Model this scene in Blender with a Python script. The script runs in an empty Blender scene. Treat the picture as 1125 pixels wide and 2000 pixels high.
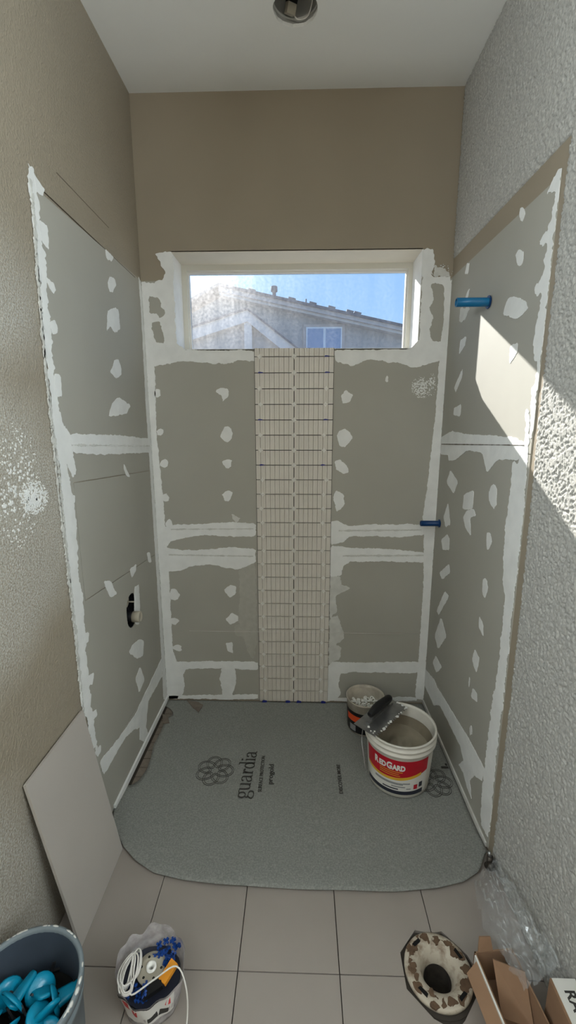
import bpy, bmesh, math, random
from mathutils import Vector, Matrix, noise
from mathutils.geometry import tessellate_polygon

S = bpy.context.scene
COL = S.collection
W, H = 1.52, 3.092          # alcove width (60 in) and ceiling height
YE = -1.75                  # the alcove's side walls end here and the bathroom widens
YR = -4.2                   # wall behind the camera
XA, XB = -1.3, 2.8          # side walls of the bathroom behind the camera
# ------------------------------------------------------------------ camera
CC = Vector((0.7887, -2.3391, 1.6245))
CR = Vector((0.99962, 0.02756, -0.00129)); CU = Vector((-0.00428, 0.20131, 0.97952)); CW = Vector((-0.02725, 0.97914, -0.20135))
CF = 862.57
cd = bpy.data.cameras.new('camera'); cam = bpy.data.objects.new('camera', cd); COL.objects.link(cam)
cd.sensor_fit = 'VERTICAL'; cd.sensor_height = 24.0; cd.lens = CF / 2000 * 24.0; cd.clip_start = .02
m = Matrix.Identity(4)
for i, v in enumerate((CR, CU, -CW)):
    for j in range(3): m[j][i] = v[j]
m.translation = CC; cam.matrix_world = m
S.camera = cam
# ------------------------------------------------------------------ light
wd = bpy.data.worlds.new('sky'); S.world = wd; wd.use_nodes = True
nt = wd.node_tree; nt.nodes.clear()
bg = nt.nodes.new('ShaderNodeBackground'); wo = nt.nodes.new('ShaderNodeOutputWorld')
tc = nt.nodes.new('ShaderNodeTexCoord'); sx = nt.nodes.new('ShaderNodeSeparateXYZ'); rp = nt.nodes.new('ShaderNodeValToRGB')
nt.links.new(tc.outputs['Generated'], sx.inputs[0]); nt.links.new(sx.outputs['Z'], rp.inputs[0])
rp.color_ramp.elements[0].position = 0.0; rp.color_ramp.elements[0].color = (.40, .68, 1.0, 1)
rp.color_ramp.elements[1].position = 0.6; rp.color_ramp.elements[1].color = (.20, .44, .98, 1)
nt.links.new(rp.outputs[0], bg.inputs[0]); nt.links.new(bg.outputs[0], wo.inputs[0])
bg.inputs[1].default_value = 1.0
SUN_DIR = Vector((.365, -1, -.553)).normalized()
sl = bpy.data.lights.new('sun', 'SUN'); sl.energy = 15.2; sl.angle = math.radians(.53); sl.color = (1, .965, .92)
so = bpy.data.objects.new('sun', sl); COL.objects.link(so); so.rotation_euler = SUN_DIR.to_track_quat('-Z', 'Y').to_euler(); so.location = (-2, 6, 6)
for nm, x_, y_, rz, pw, sz in (('right_fill_light', XB - .02, -3.0, 90, 176, 1.3), ('left_fill_light', XA + .02, -3.0, -90, 142, 1.3), ('rear_fill_light', .75, YR + .02, 0, 30, 1.2)):  # unseen area lights added behind the camera to brighten walls and ceiling
    al = bpy.data.lights.new(nm, 'AREA'); al.shape = 'RECTANGLE'; al.size = sz; al.size_y = .8; al.energy = pw; al.color = (1, .965, .91) if rz == 0 else (.83, .94, 1.0)
    ao = bpy.data.objects.new(nm, al); COL.objects.link(ao); ao.location = (x_, y_, 2.4); ao.rotation_euler = (math.radians(118), 0, math.radians(rz))
vs = S.view_settings; vs.view_transform = 'Standard'; vs.look = 'None'; vs.gamma = 1; vs.use_curve_mapping = False; vs.exposure = 0.0
# ------------------------------------------------------------------ helpers
def lin(c):
    return tuple((x / 255 / 12.92 if x / 255 <= .04045 else ((x / 255 + .055) / 1.055) ** 2.4) for x in c)
def hit(px, py, ax, v):
    d = CW + CR * ((px - 562.5) / CF) + CU * ((1000 - py) / CF)
    return CC + d * ((v - CC[ax]) / d[ax])
def pL(p): q = hit(*p, 0, 0.0); return (q.y, q.z)
def pR(p): q = hit(*p, 0, W); return (q.y, q.z)
def pB(p): q = hit(*p, 1, 0.0); return (q.x, q.z)
def pF(p, z=0.0): q = hit(*p, 2, z); return (q.x, q.y)
MAP = {'L': lambda a, b, w: (w, a, b), 'R': lambda a, b, w: (W - w, a, b), 'B': lambda a, b, w: (a, -w, b), 'F': lambda a, b, w: (a, b, w), 'C': lambda a, b, w: (a, b, H - w)}
PX = {'L': pL, 'R': pR, 'B': pB, 'F': pF}

def N(nt, t, **k):
    n = nt.nodes.new(t)
    for a, b in k.items(): setattr(n, a, b)
    return n
def mat(name, c, rough=.7, var=.06, vscale=6, bump=0, bscale=60, bdist=.003, c2=None, mix=(.45, .6), metal=0, spec=.3, detail=3, fine=None):
    """procedural material: colour with noise variation (towards c2 when given), bump relief"""
    M = bpy.data.materials.new(name); M.use_nodes = True
    t = M.node_tree; b = t.nodes['Principled BSDF']
    b.inputs['Roughness'].default_value = rough; b.inputs['Metallic'].default_value = metal
    b.inputs['Specular IOR Level'].default_value = spec
    co = N(t, 'ShaderNodeTexCoord')
    n1 = N(t, 'ShaderNodeTexNoise'); n1.inputs['Scale'].default_value = vscale; n1.inputs['Detail'].default_value = detail
    t.links.new(co.outputs['Object'], n1.inputs['Vector'])
    rp = N(t, 'ShaderNodeValToRGB'); L = lin(c)
    e = rp.color_ramp.elements
    if c2 is None:
        e[0].position = .3; e[0].color = tuple(x * (1 - var) for x in L) + (1,)
        e[1].position = .7; e[1].color = tuple(min(1, x * (1 + var)) for x in L) + (1,)
    else:
        e[0].position = mix[0]; e[0].color = L + (1,); e[1].position = mix[1]; e[1].color = lin(c2) + (1,)
    t.links.new(n1.outputs['Fac'], rp.inputs[0]); t.links.new(rp.outputs[0], b.inputs['Base Color'])
    if bump:
        n2 = N(t, 'ShaderNodeTexNoise'); n2.inputs['Scale'].default_value = bscale; n2.inputs['Detail'].default_value = 4
        t.links.new(co.outputs['Object'], n2.inputs['Vector'])
        bp = N(t, 'ShaderNodeBump'); bp.inputs['Strength'].default_value = bump; bp.inputs['Distance'].default_value = bdist
        src = n2.outputs['Fac']
        if fine:   # knock-down plateaus
            r2 = N(t, 'ShaderNodeValToRGB'); r2.color_ramp.elements[0].position = fine[0]; r2.color_ramp.elements[1].position = fine[1]
            t.links.new(src, r2.inputs[0]); src = r2.outputs[0]
        t.links.new(src, bp.inputs['Height']); t.links.new(bp.outputs[0], b.inputs['Normal'])
    return M
def plain(name, c, rough=.5, metal=0, **k): return mat(name, c, rough, metal=metal, **k)

M = {}
M['tan'] = mat('tan_paint', (146, 135, 118), .6, .03, 3, .12, 90, .002, spec=.25)
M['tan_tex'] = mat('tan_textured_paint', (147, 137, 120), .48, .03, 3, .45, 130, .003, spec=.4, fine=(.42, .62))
M['drywall'] = mat('primed_drywall', (161, 158, 148), .72, .035, 2.5, .05, 200, .001)
M['mud'] = mat('joint_compound', (220, 220, 217), .8, .05, 16, .4, 40, .003, detail=6)
M['mud2'] = mat('joint_compound_thin', (196, 195, 189), .8, .09, 25, .3, 50, .002, detail=6)
M['ceil'] = mat('ceiling_paint', (238, 239, 236), .75, .015, 4, .06, 120, .002)
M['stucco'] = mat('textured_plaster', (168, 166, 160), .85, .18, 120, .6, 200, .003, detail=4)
M['thinset'] = mat('thinset', (170, 167, 157), .9, .06, 30, .4, 60, .003)
M['tile'] = mat('floor_tile', (144, 135, 128), .42, .03, 5, .03, 30, .001, spec=.4)
M['grout'] = mat('dark_joint', (60, 54, 48), .9)
M['ctile'] = mat('fluted_tile', (202, 196, 186), .4, .05, 9, spec=.45)
M['spacer'] = mat('white_plastic', (228, 226, 220), .4)
M['blue'] = mat('blue_plastic', (30, 40, 120), .4)
M['felt'] = mat('grey_felt', (118, 119, 114), .95, 0, 170, .7, 300, .002, c2=(142, 142, 137), mix=(.36, .72), detail=6)
M['ink'] = mat('dark_ink', (60, 58, 55), .9)
M['mosaic'] = mat('mosaic_tile', (112, 102, 92), .6, .12, 60)
M['vinyl'] = mat('white_vinyl', (205, 203, 192), .45, .02)
M['reveal'] = mat('window_reveal_paint', (205, 198, 182), .6, .03, 8)
M['black'] = mat('black_plastic', (22, 22, 24), .45)
M['dark'] = mat('dark_cavity', (14, 13, 12), .9)
M['white'] = mat('white_bucket_plastic', (206, 202, 192), .45, .07, 18, .1, 30, .001)
M['red'] = mat('label_red', (176, 24, 40), .4, .03)
M['yellow'] = mat('label_yellow', (214, 168, 50), .4, .03)
M['navy'] = mat('label_navy', (44, 46, 58), .4, .03)
M['grey'] = mat('label_grey', (140, 140, 142), .4, .1, 120)
M['lab'] = mat('label_white', (214, 212, 206), .4, .02)
M['mortar'] = mat('wet_mortar', (136, 126, 108), .6, .12, 9, .5, 14, .01)
M['steel'] = mat('steel', (150, 150, 150), .32, .12, 25, metal=.85)
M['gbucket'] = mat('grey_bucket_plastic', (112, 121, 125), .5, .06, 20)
M['gbucket_shade'] = mat('grey_bucket_inner_shade', (58, 66, 76), .5, .1, 12)  # bucket plastic again, darkened to hold the shade inside
M['teal'] = mat('teal_plastic', (10, 122, 152), .25, .15, 30)
M['bluepipe'] = mat('blue_pipe', (20, 96, 138), .3, .05)
M['bluedark'] = mat('blue_pipe_dark', (12, 52, 98), .3, .05)
M['card'] = mat('cardboard', (140, 110, 86), .85, .06, 12, .1, 80, .001)
M['wax'] = mat('brown_wax', (92, 72, 55), .6, .2, 60, .6, 70, .004)
M['pvc'] = mat('white_pvc', (176, 166, 150), .45, .06, 40, c2=(120, 102, 84), mix=(.48, .72), detail=6)
M['cord'] = mat('white_cord', (214, 210, 204), .7)
M['orange'] = mat('orange_plastic', (214, 140, 40), .45)
M['beige'] = mat('beige_plastic', (158, 151, 136), .5)
M['spblue'] = mat('spacer_blue', (22, 60, 128), .4)
M['iron'] = mat('dark_metal', (70, 64, 58), .45, .2, 40, metal=.5)
M['canmetal'] = mat('galvanised_can', (196, 196, 192), .5, .08, 20, metal=.3)
M['hwall'] = mat('house_stucco', (176, 168, 162), .9, .05, 5, .3, 30, .01)
M['fascia'] = mat('house_fascia', (190, 176, 168), .8, .04, 3)
M['fascia2'] = mat('house_trim', (206, 196, 188), .8, .04, 3)
M['roof'] = mat('roof_tile', (92, 92, 100), .8, .12, 6)
M['wfr'] = mat('house_window_frame', (238, 238, 238), .5)
M['leaf'] = mat('foliage', (86, 96, 80), .8, .3, 5)
M['ground'] = mat('gravel', (178, 166, 150), .9, .08, 4)
M['redorange'] = mat('label_orange', (206, 74, 34), .4)
M['tile2'] = mat('porcelain_tile', (172, 165, 157), .45, .03, 3, spec=.4)
M['pencil'] = mat('pencil', (92, 82, 70), .9)
M['purple'] = mat('bag_print_red', (196, 60, 60), .5, .1, 60)
M['hglass'] = mat('house_window_glass', (120, 150, 185), .08, .05, 2, spec=.8)

def clear_mat(name, fac, col=(230, 235, 238), rough=.15, noise_s=60):
    m_ = bpy.data.materials.new(name); m_.use_nodes = True; t = m_.node_tree
    b = t.nodes['Principled BSDF']; o = t.nodes['Material Output']
    b.inputs['Base Color'].default_value = lin(col) + (1,); b.inputs['Roughness'].default_value = rough; b.inputs['Specular IOR Level'].default_value = .8
    tr = N(t, 'ShaderNodeBsdfTransparent'); mx = N(t, 'ShaderNodeMixShader')
    co = N(t, 'ShaderNodeTexCoord'); n = N(t, 'ShaderNodeTexNoise'); n.inputs['Scale'].default_value = noise_s; n.inputs['Detail'].default_value = 4
    mr = N(t, 'ShaderNodeMapRange'); mr.inputs[1].default_value = .35; mr.inputs[2].default_value = .75; mr.inputs[3].default_value = fac * .6; mr.inputs[4].default_value = min(1, fac * 1.6)
    t.links.new(co.outputs['Object'], n.inputs['Vector']); t.links.new(n.outputs['Fac'], mr.inputs[0])
    t.links.new(mr.outputs[0], mx.inputs[0]); t.links.new(tr.outputs[0], mx.inputs[1]); t.links.new(b.outputs[0], mx.inputs[2]); t.links.new(mx.outputs[0], o.inputs[0])
    return m_
M['film'] = clear_mat('clear_plastic_film', .20, (215, 220, 222), .08, 60)
M['bag'] = clear_mat('milky_plastic_bag', .62, (196, 190, 190), .3, 25)
M['tub'] = clear_mat('translucent_tub', .72, (196, 186, 170), .4, 10)
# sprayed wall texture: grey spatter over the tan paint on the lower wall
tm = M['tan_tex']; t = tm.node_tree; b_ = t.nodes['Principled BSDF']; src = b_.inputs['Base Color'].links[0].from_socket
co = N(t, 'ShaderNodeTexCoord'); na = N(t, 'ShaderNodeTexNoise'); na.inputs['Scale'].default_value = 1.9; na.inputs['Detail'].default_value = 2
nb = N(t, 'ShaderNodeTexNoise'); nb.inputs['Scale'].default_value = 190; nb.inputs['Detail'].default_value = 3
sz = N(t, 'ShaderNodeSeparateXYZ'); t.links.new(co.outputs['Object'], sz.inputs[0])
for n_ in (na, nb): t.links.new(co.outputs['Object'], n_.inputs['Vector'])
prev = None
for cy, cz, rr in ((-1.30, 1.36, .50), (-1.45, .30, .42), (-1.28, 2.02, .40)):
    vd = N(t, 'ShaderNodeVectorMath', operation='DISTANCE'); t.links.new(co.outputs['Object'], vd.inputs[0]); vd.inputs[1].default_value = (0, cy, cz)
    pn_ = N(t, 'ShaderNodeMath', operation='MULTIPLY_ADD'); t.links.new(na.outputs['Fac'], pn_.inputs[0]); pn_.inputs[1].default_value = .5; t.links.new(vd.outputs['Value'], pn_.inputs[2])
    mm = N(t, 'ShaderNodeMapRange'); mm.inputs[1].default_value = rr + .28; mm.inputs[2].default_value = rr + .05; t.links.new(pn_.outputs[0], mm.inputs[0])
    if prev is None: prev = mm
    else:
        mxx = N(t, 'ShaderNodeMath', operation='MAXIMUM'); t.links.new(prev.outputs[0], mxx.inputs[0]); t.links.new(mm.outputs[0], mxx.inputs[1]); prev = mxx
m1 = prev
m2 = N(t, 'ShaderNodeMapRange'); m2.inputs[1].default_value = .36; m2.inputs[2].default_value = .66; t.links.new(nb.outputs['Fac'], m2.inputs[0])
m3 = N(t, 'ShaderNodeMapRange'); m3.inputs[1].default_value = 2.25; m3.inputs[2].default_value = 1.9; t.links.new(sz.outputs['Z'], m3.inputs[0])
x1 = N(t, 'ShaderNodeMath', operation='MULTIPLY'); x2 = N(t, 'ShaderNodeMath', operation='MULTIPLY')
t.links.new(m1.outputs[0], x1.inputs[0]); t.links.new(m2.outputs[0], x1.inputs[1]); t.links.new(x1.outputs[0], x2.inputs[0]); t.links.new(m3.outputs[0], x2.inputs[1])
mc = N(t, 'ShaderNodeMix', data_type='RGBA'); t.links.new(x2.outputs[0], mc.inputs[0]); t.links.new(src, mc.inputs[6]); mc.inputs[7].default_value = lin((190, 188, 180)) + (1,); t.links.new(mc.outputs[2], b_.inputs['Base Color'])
# dirty window pane: clear glass with a film of dust that scatters the sunlight
g = bpy.data.materials.new('dusty_window_glass'); g.use_nodes = True; t = g.node_tree; t.nodes.clear()
o = N(t, 'ShaderNodeOutputMaterial'); tr = N(t, 'ShaderNodeBsdfTransparent'); tr.inputs[0].default_value = (.97, .98, .98, 1)
tl = N(t, 'ShaderNodeBsdfTranslucent'); tl.inputs[0].default_value = (.9, .92, .95, 1)
rf = N(t, 'ShaderNodeBsdfRefraction'); rf.inputs['Roughness'].default_value = .62; rf.inputs['IOR'].default_value = 1.45
dm = N(t, 'ShaderNodeMixShader'); dm.inputs[0].default_value = .45
co = N(t, 'ShaderNodeTexCoord')
mp = N(t, 'ShaderNodeMapping'); mp.inputs['Scale'].default_value = (16, 1, 1.5)
t.links.new(co.outputs['Object'], mp.inputs[0])
na = N(t, 'ShaderNodeTexNoise'); na.inputs['Scale'].default_value = 1; na.inputs['Detail'].default_value = 3; t.links.new(mp.outputs[0], na.inputs['Vector'])
nb = N(t, 'ShaderNodeTexNoise'); nb.inputs['Scale'].default_value = 70; nb.inputs['Detail'].default_value = 4; t.links.new(co.outputs['Object'], nb.inputs['Vector'])
ma = N(t, 'ShaderNodeMath', operation='MULTIPLY'); t.links.new(na.outputs['Fac'], ma.inputs[0]); t.links.new(nb.outputs['Fac'], ma.inputs[1])
mr = N(t, 'ShaderNodeMapRange'); mr.inputs[1].default_value = .12; mr.inputs[2].default_value = .45; mr.inputs[3].default_value = .016; mr.inputs[4].default_value = .042
t.links.new(ma.outputs[0], mr.inputs[0])
mx = N(t, 'ShaderNodeMixShader'); t.links.new(mr.outputs[0], mx.inputs[0])
t.links.new(tl.outputs[0], dm.inputs[1]); t.links.new(rf.outputs[0], dm.inputs[2])
t.links.new(tr.outputs[0], mx.inputs[1]); t.links.new(dm.outputs[0], mx.inputs[2]); t.links.new(mx.outputs[0], o.inputs[0])
M['glass'] = g

def mkobj(name, verts, faces, m_, parent=None, smooth=False, fix=True):
    me = bpy.data.meshes.new(name); me.from_pydata([tuple(v) for v in verts], [], faces)
    if fix:
        bm = bmesh.new(); bm.from_mesh(me); bmesh.ops.remove_doubles(bm, verts=bm.verts, dist=1e-6); bmesh.ops.recalc_face_normals(bm, faces=bm.faces); bm.to_mesh(me); bm.free()
    me.materials.append(M[m_] if isinstance(m_, str) else m_)
    if smooth:
        for p in me.polygons: p.use_smooth = True
    ob = bpy.data.objects.new(name, me); COL.objects.link(ob)
    if parent is not None: ob.parent = parent; ob.matrix_parent_inverse = Matrix.Translation(-parent.location) if parent.type == 'EMPTY' and False else parent.matrix_basis.inverted()
    return ob
def tag(ob, label=None, cat=None, group=None, kind=None):
    if label: ob['label'] = label
    if cat: ob['category'] = cat
    if group: ob['group'] = group
    if kind: ob['kind'] = kind
    return ob
def thing(name, label, cat, loc=(0, 0, 0), group=None):
    e = bpy.data.objects.new(name, None); COL.objects.link(e); e.location = loc; e.empty_display_size = .05
    return tag(e, label, cat, group)
def slab(name, outer, w0, w1, plane, m_, parent=None, holes=()):
    """flat piece with thickness w0..w1 on a plane, outline + holes in plane coordinates"""
    f3 = MAP[plane]; loops = [list(outer)] + [list(h) for h in holes]
    flat = [p for l in loops for p in l]; n = len(flat)
    tri = tessellate_polygon([[Vector((p[0], p[1], 0)) for p in l] for l in loops])
    V = [f3(p[0], p[1], w0) for p in flat] + [f3(p[0], p[1], w1) for p in flat]
    Fc = [tuple(t_) for t_ in tri] + [tuple(i + n for i in reversed(t_)) for t_ in tri]
    k = 0
    for l in loops:
        c = len(l)
        for i in range(c): a, b = k + i, k + (i + 1) % c; Fc.append((a, b, b + n, a + n))
        k += c
    return mkobj(name, V, Fc, m_, parent)
def rect(a0, a1, b0, b1): return [(a0, b0), (a1, b0), (a1, b1), (a0, b1)]
def circle(cx, cy, r, n=32, ry=None): return [(cx + r * math.cos(2 * math.pi * i / n), cy + (ry or r) * math.sin(2 * math.pi * i / n)) for i in range(n)]
def boxv(x0, x1, y0, y1, z0, z1):
    V = [(x, y, z) for z in (z0, z1) for y in (y0, y1) for x in (x0, x1)]
    return V, [(0, 1, 3, 2), (4, 6, 7, 5), (0, 4, 5, 1), (2, 3, 7, 6), (0, 2, 6, 4), (1, 5, 7, 3)]
def box(name, x0, x1, y0, y1, z0, z1, m_, parent=None, bevel=0):
    ob = mkobj(name, *boxv(x0, x1, y0, y1, z0, z1), m_, parent)
    if bevel:
        bm = bmesh.new(); bm.from_mesh(ob.data); bmesh.ops.bevel(bm, geom=bm.edges[:], offset=bevel, segments=2, affect='EDGES'); bm.to_mesh(ob.data); bm.free()
    return ob
def lathe(name, prof, c, m_, parent=None, n=40, closed=False, smooth=True, wob=None):
    V, Fc = [], []; k = len(prof)
    for i in range(n):
        a = 2 * math.pi * i / n
        for r_, z in prof:
            rr = r_ * (1 + (wob(a, z) if wob else 0)); V.append((c[0] + rr * math.cos(a), c[1] + rr * math.sin(a), c[2] + z))
    for i in range(n):
        j = (i + 1) % n
        for q in range(k if closed else k - 1): p = (q + 1) % k; Fc.append((i * k + q, j * k + q, j * k + p, i * k + p))
    return mkobj(name, V, Fc, m_, parent, smooth)
def tubev(pts, r_, n=8, cap=True):
    P = [Vector(p) for p in pts]; V, Fc = [], []; up = Vector((.13, .21, 1))
    for i, p in enumerate(P):
        d = (P[min(i + 1, len(P) - 1)] - P[max(i - 1, 0)]).normalized()
        a = d.cross(up)
        if a.length < .1: a = d.cross(Vector((1, 0, 0)))
        a.normalize(); b = d.cross(a); rr = r_[i] if isinstance(r_, (list, tuple)) else r_
        for k in range(n): t_ = 2 * math.pi * k / n; V.append(p + a * (rr * math.cos(t_)) + b * (rr * math.sin(t_)))
    for i in range(len(P) - 1):
        for k in range(n): Fc.append((i * n + k, i * n + (k + 1) % n, (i + 1) * n + (k + 1) % n, (i + 1) * n + k))
    if cap: Fc.append(tuple(range(n))); Fc.append(tuple((len(P) - 1) * n + k for k in range(n)))
    return V, Fc
def tube(name, pts, r_, m_, parent=None, n=8, cap=True): return mkobj(name, *tubev(pts, r_, n, cap), m_, parent, True)
def spline(pts, k=8):
    P = [Vector(p) for p in pts]; out = []
    for i in range(len(P) - 1):
        a, b, c, d = P[max(i - 1, 0)], P[i], P[i + 1], P[min(i + 2, len(P) - 1)]
        for j in range(k):
            t_ = j / k; out.append(.5 * ((2 * b) + (c - a) * t_ + (2 * a - 5 * b + 4 * c - d) * t_ ** 2 + (3 * b - a - 3 * c + d) * t_ ** 3))
    return out + [P[-1]]
def struct(ob): ob['kind'] = 'structure'; return ob
RND = random.Random(5)
def ragged(poly, jit=.0018, step=.006, smooth=1):
    """densify an outline and roughen it like trowelled compound"""
    P = list(poly)
    for _ in range(smooth):
        Q = []
        for i in range(len(P)):
            a, b = P[i], P[(i + 1) % len(P)]
            Q += [(a[0] * .9 + b[0] * .1, a[1] * .9 + b[1] * .1), (a[0] * .1 + b[0] * .9, a[1] * .1 + b[1] * .9)]
        P = Q
    out = []; sd = RND.random() * 100
    for i in range(len(P)):
        a, b = P[i], P[(i + 1) % len(P)]; L_ = math.hypot(b[0] - a[0], b[1] - a[1]); k = max(1, int(L_ / step))
        nx, ny = ((b[1] - a[1]) / (L_ + 1e-9), -(b[0] - a[0]) / (L_ + 1e-9))
        for j in range(k):
            t_ = j / k; x, y = a[0] + (b[0] - a[0]) * t_, a[1] + (b[1] - a[1]) * t_
            q = noise.noise((x * 38 + sd, y * 38, sd)) * jit * 1.6 + noise.noise((x * 120, y * 120 + sd, sd)) * jit * 1.1 + noise.noise((x * 300, y * 300 + sd, sd)) * jit * .5
            out.append((x + nx * q, y + ny * q))
    return out
CROPS = {1: (3.3333, 0, 250, 3.3333), 2: (3.309, 0, 800, 3.308), 3: (3.279, 0, 1250, 3.279), 4: (3.3333, 830, 250, 3.3333), 5: (3.3333, 800, 800, 3.3333),
         6: (3.279, 800, 1250, 3.279), 7: (2.668, 270, 650, 2.667), 8: (2.668, 630, 650, 2.667), 0: (1, 0, 0, 1)}
def cp(crop, pts):
    s, x0, y0, s2 = CROPS[crop]; return [(x0 + x / s, y0 + y / s2) for x, y in pts]
LV = [0]
def mud(plane, crop, pts, parent, base=.003, name='compound_patch', m_='mud', jit=.0026, holes=(), h=None, smooth=1, clamp=True):
    LV[0] += 1
    def cl(q):
        if not clamp: return q
        if plane == 'B': return (min(max(q[0], .002), W - .002), max(q[1], .004))
        return (max(min(q[0], -.002), -.914 if plane == 'R' else -.94), max(q[1], .004))
    out = ragged([cl(PX[plane](p)) for p in cp(crop, pts)], jit, smooth=smooth)
    out = [cl(q) for q in out]
    hs = [ragged([PX[plane](p) for p in cp(crop, hh)], jit, smooth=smooth) for hh in holes]
    return slab(name, out, base - .001, base + (h or (.0008 + .00012 * (LV[0] % 9))), plane, m_, parent, hs)
def dot(plane, crop, x, y, rx, ry, parent, **k):
    ph = RND.random(); n = 9
    pts = [(x + rx * (1 + .22 * math.sin(3 * a + ph * 9) + RND.uniform(-.12, .12)) * math.cos(a), y + ry * (1 + RND.uniform(-.14, .14)) * math.sin(a)) for a in [2 * math.pi * i / n for i in range(n)]]
    return mud(plane, crop, pts, parent, **k)

# ================================================================== STRUCTURE
# ---- floor
FC = (1.210, -1.303)      # toilet flange
floor = struct(slab('floor', rect(XA - .1, XB + .1, YR - .1, .3), -.16, -.009, 'F', 'grout', None, [circle(FC[0], FC[1], .06, 24)]))
octa = [(FC[0] + .112 * math.cos(math.radians(a)), FC[1] + .118 * math.sin(math.radians(a))) for a in range(22, 382, 45)]
xs = [.0] + [.3005 + .30644 * i for i in range(4)] + [W]
ys = [-.70] + [-1.318 - .618 * i for i in range(6)]
for j in range(6):
    y1 = ys[j] - .0015; y0 = max(ys[j + 1] + .0015, YR)
    if y0 >= y1: continue
    XS = xs if j < 2 else [XA] + [.3005 + .30644 * i for i in range(-5, 9)] + [XB]
    for i in range(len(XS) - 1):
        x0, x1 = XS[i] + .0015, XS[i + 1] - .0015
        poly = rect(x0, x1, y0, y1)
        cxs = x1 if i == 3 else (x0 if i == 4 else None); cys = y0 if j == 0 else (y1 if j == 1 else None)
        if j < 2 and cxs is not None and cys is not None:      # corner nipped away round the flange
            sx_ = 1 if i == 4 else -1; sy_ = 1 if j == 0 else -1
            q = [p for p in octa if (p[0] - cxs) * sx_ > 0 and (p[1] - cys) * sy_ > 0]
            q = [(cxs, cys + sy_ * .116), *sorted(q, key=lambda p: abs(p[0] - cxs)), (cxs + sx_ * .112, cys)]
            k = min(range(4), key=lambda a: (poly[a][0] - cxs) ** 2 + (poly[a][1] - cys) ** 2)
            prev = poly[(k - 1) % 4]
            if abs(prev[0] - cxs) > 1e-6: q = q[::-1]
            poly = poly[:k] + q + poly[k + 1:]
        slab('floor_tile', poly, -.009, RND.uniform(-.0004, .0004), 'F', 'tile', floor)
# small mosaic tiles of the shower floor that show beside the mat
mos = mkobj('mosaic_tile', *boxv(-.0235, .0235, -.0265, .0265, -.009, -.0015), 'mosaic', floor); mos.location = (.047, -.05, 0)
def mosaic(x, y, sc=(1, 1, 1)):
    c = mos.copy(); COL.objects.link(c); c.location = (x, y, 0); c.scale = sc
for k in range(1, 13): mosaic(.047, -.05 - .0565 * k)
for k in range(0, 13): mosaic(.097, -.05 - .0565 * k)
for k in range(3, 29): mosaic(.047 + .05 * k, -.033)
for k in range(4): mosaic(.147 + .05 * k, -.0895)
# ---- ceiling with the cut-out for the can light
LC = (.764, -.402)
ceiling = struct(slab('ceiling', rect(XA - .1, XB + .1, YR - .1, .3), -.012, 0, 'C', 'ceil', None, [[(x + RND.uniform(-.0015, .0015), y + RND.uniform(-.0015, .0015)) for x, y in circle(LC[0], LC[1], .081, 48)]]))
slab('roof_deck', rect(XA - .1, XB + .1, YR - .1, .3), -.20, -.19, 'C', 'dark', ceiling)
# ---- left wall
VC = (-.425, .757)        # shower valve cut-out centre
def stadium(c, hw, hh, n=10):
    P = [(c[0] + hw * math.cos(a), c[1] + hh - hw + hw * math.sin(a)) for a in [math.pi * i / n for i in range(n + 1)]]
    return P + [(c[0] + hw * math.cos(a), c[1] - hh + hw + hw * math.sin(a)) for a in [math.pi + math.pi * i / n for i in range(n + 1)]]
vhole = stadium(VC, .062, .082)
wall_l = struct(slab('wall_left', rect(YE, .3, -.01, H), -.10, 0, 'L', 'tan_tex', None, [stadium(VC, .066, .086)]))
slab('stud_bay_light_stop', rect(VC[0] - .12, VC[0] + .12, VC[1] - .14, VC[1] + .14), -.115, -.095, 'L', 'dark', wall_l)  # near-black plate added to stop light leaking in through the valve hole
YD = -.905
g_ = .0019
slab('drywall_panel', rect(YD, -.001, 1.521, 2.30), -.001, .003, 'L', 'drywall', wall_l)
cut = [pL(p) for p in ((142, 943), (297, 914), (303, 1076), (165, 1173))]; cut[1] = (-.004, cut[1][1] - .012); cut[2] = (-.004, cut[2][1] - .02)
cutb = [(cut[0][0], cut[0][1] + g_), (-.001, cut[1][1] + g_), (-.001, cut[2][1] - g_), (cut[3][0], cut[3][1] - g_)]
slab('drywall_panel', [(YD, 1.519), (YD, .272), (-.001, .272), (-.001, cutb[2][1]), (cutb[3][0] - g_, cutb[3][1]), (cutb[0][0] - g_, cutb[0][1]), (-.001, cutb[1][1]), (-.001, 1.519)], -.001, .003, 'L', 'drywall', wall_l, [vhole])
slab('drywall_panel', [(cut[0][0] + g_, cut[0][1] - g_), (cut[1][0], cut[1][1] - g_), (cut[2][0], cut[2][1] + g_), (cut[3][0] + g_, cut[3][1] + g_)], -.001, .003, 'L', 'drywall', wall_l)
slab('drywall_panel', rect(YD, -.001, .012, .270), -.001, .003, 'L', 'drywall', wall_l)
# ---- right wall
wall_r = struct(slab('wall_right', rect(YE, .3, -.01, H), -.10, 0, 'R', 'tan', None))
st = [(YE, 0), (-.952, 0), (-.955, .5), (-.955, 1.0), (-.948, 1.35), (-.938, 1.6), (-.940, 2.2), (-.942, 2.35), (-.936, 2.378), (-.92, 2.388), (-.5, 2.385), (-.003, 2.385), (-.003, H - .001), (YE, H - .001)]
sedge = lambda z: -.003 if z > 2.386 else interp0([(p[1], p[0]) for p in st[1:8]], z)
def interp0(tab, x):
    if x <= tab[0][0]: return tab[0][1]
    for (a, fa), (b_, fb) in zip(tab, tab[1:]):
        if x <= b_: return fa + (fb - fa) * (x - a) / (b_ - a)
    return tab[-1][1]
def plaster(y, z):
    q = noise.noise((y * 125, z * 125, 3.1)) * .7 + noise.noise((y * 60, z * 60, 7.7)) * .3
    t_ = min(1, max(0, (q + .34) / .40)); return .0006 + .0046 * t_ * t_ * (3 - 2 * t_) + .0008 * noise.noise((y * 60, z * 60, 9))
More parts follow.
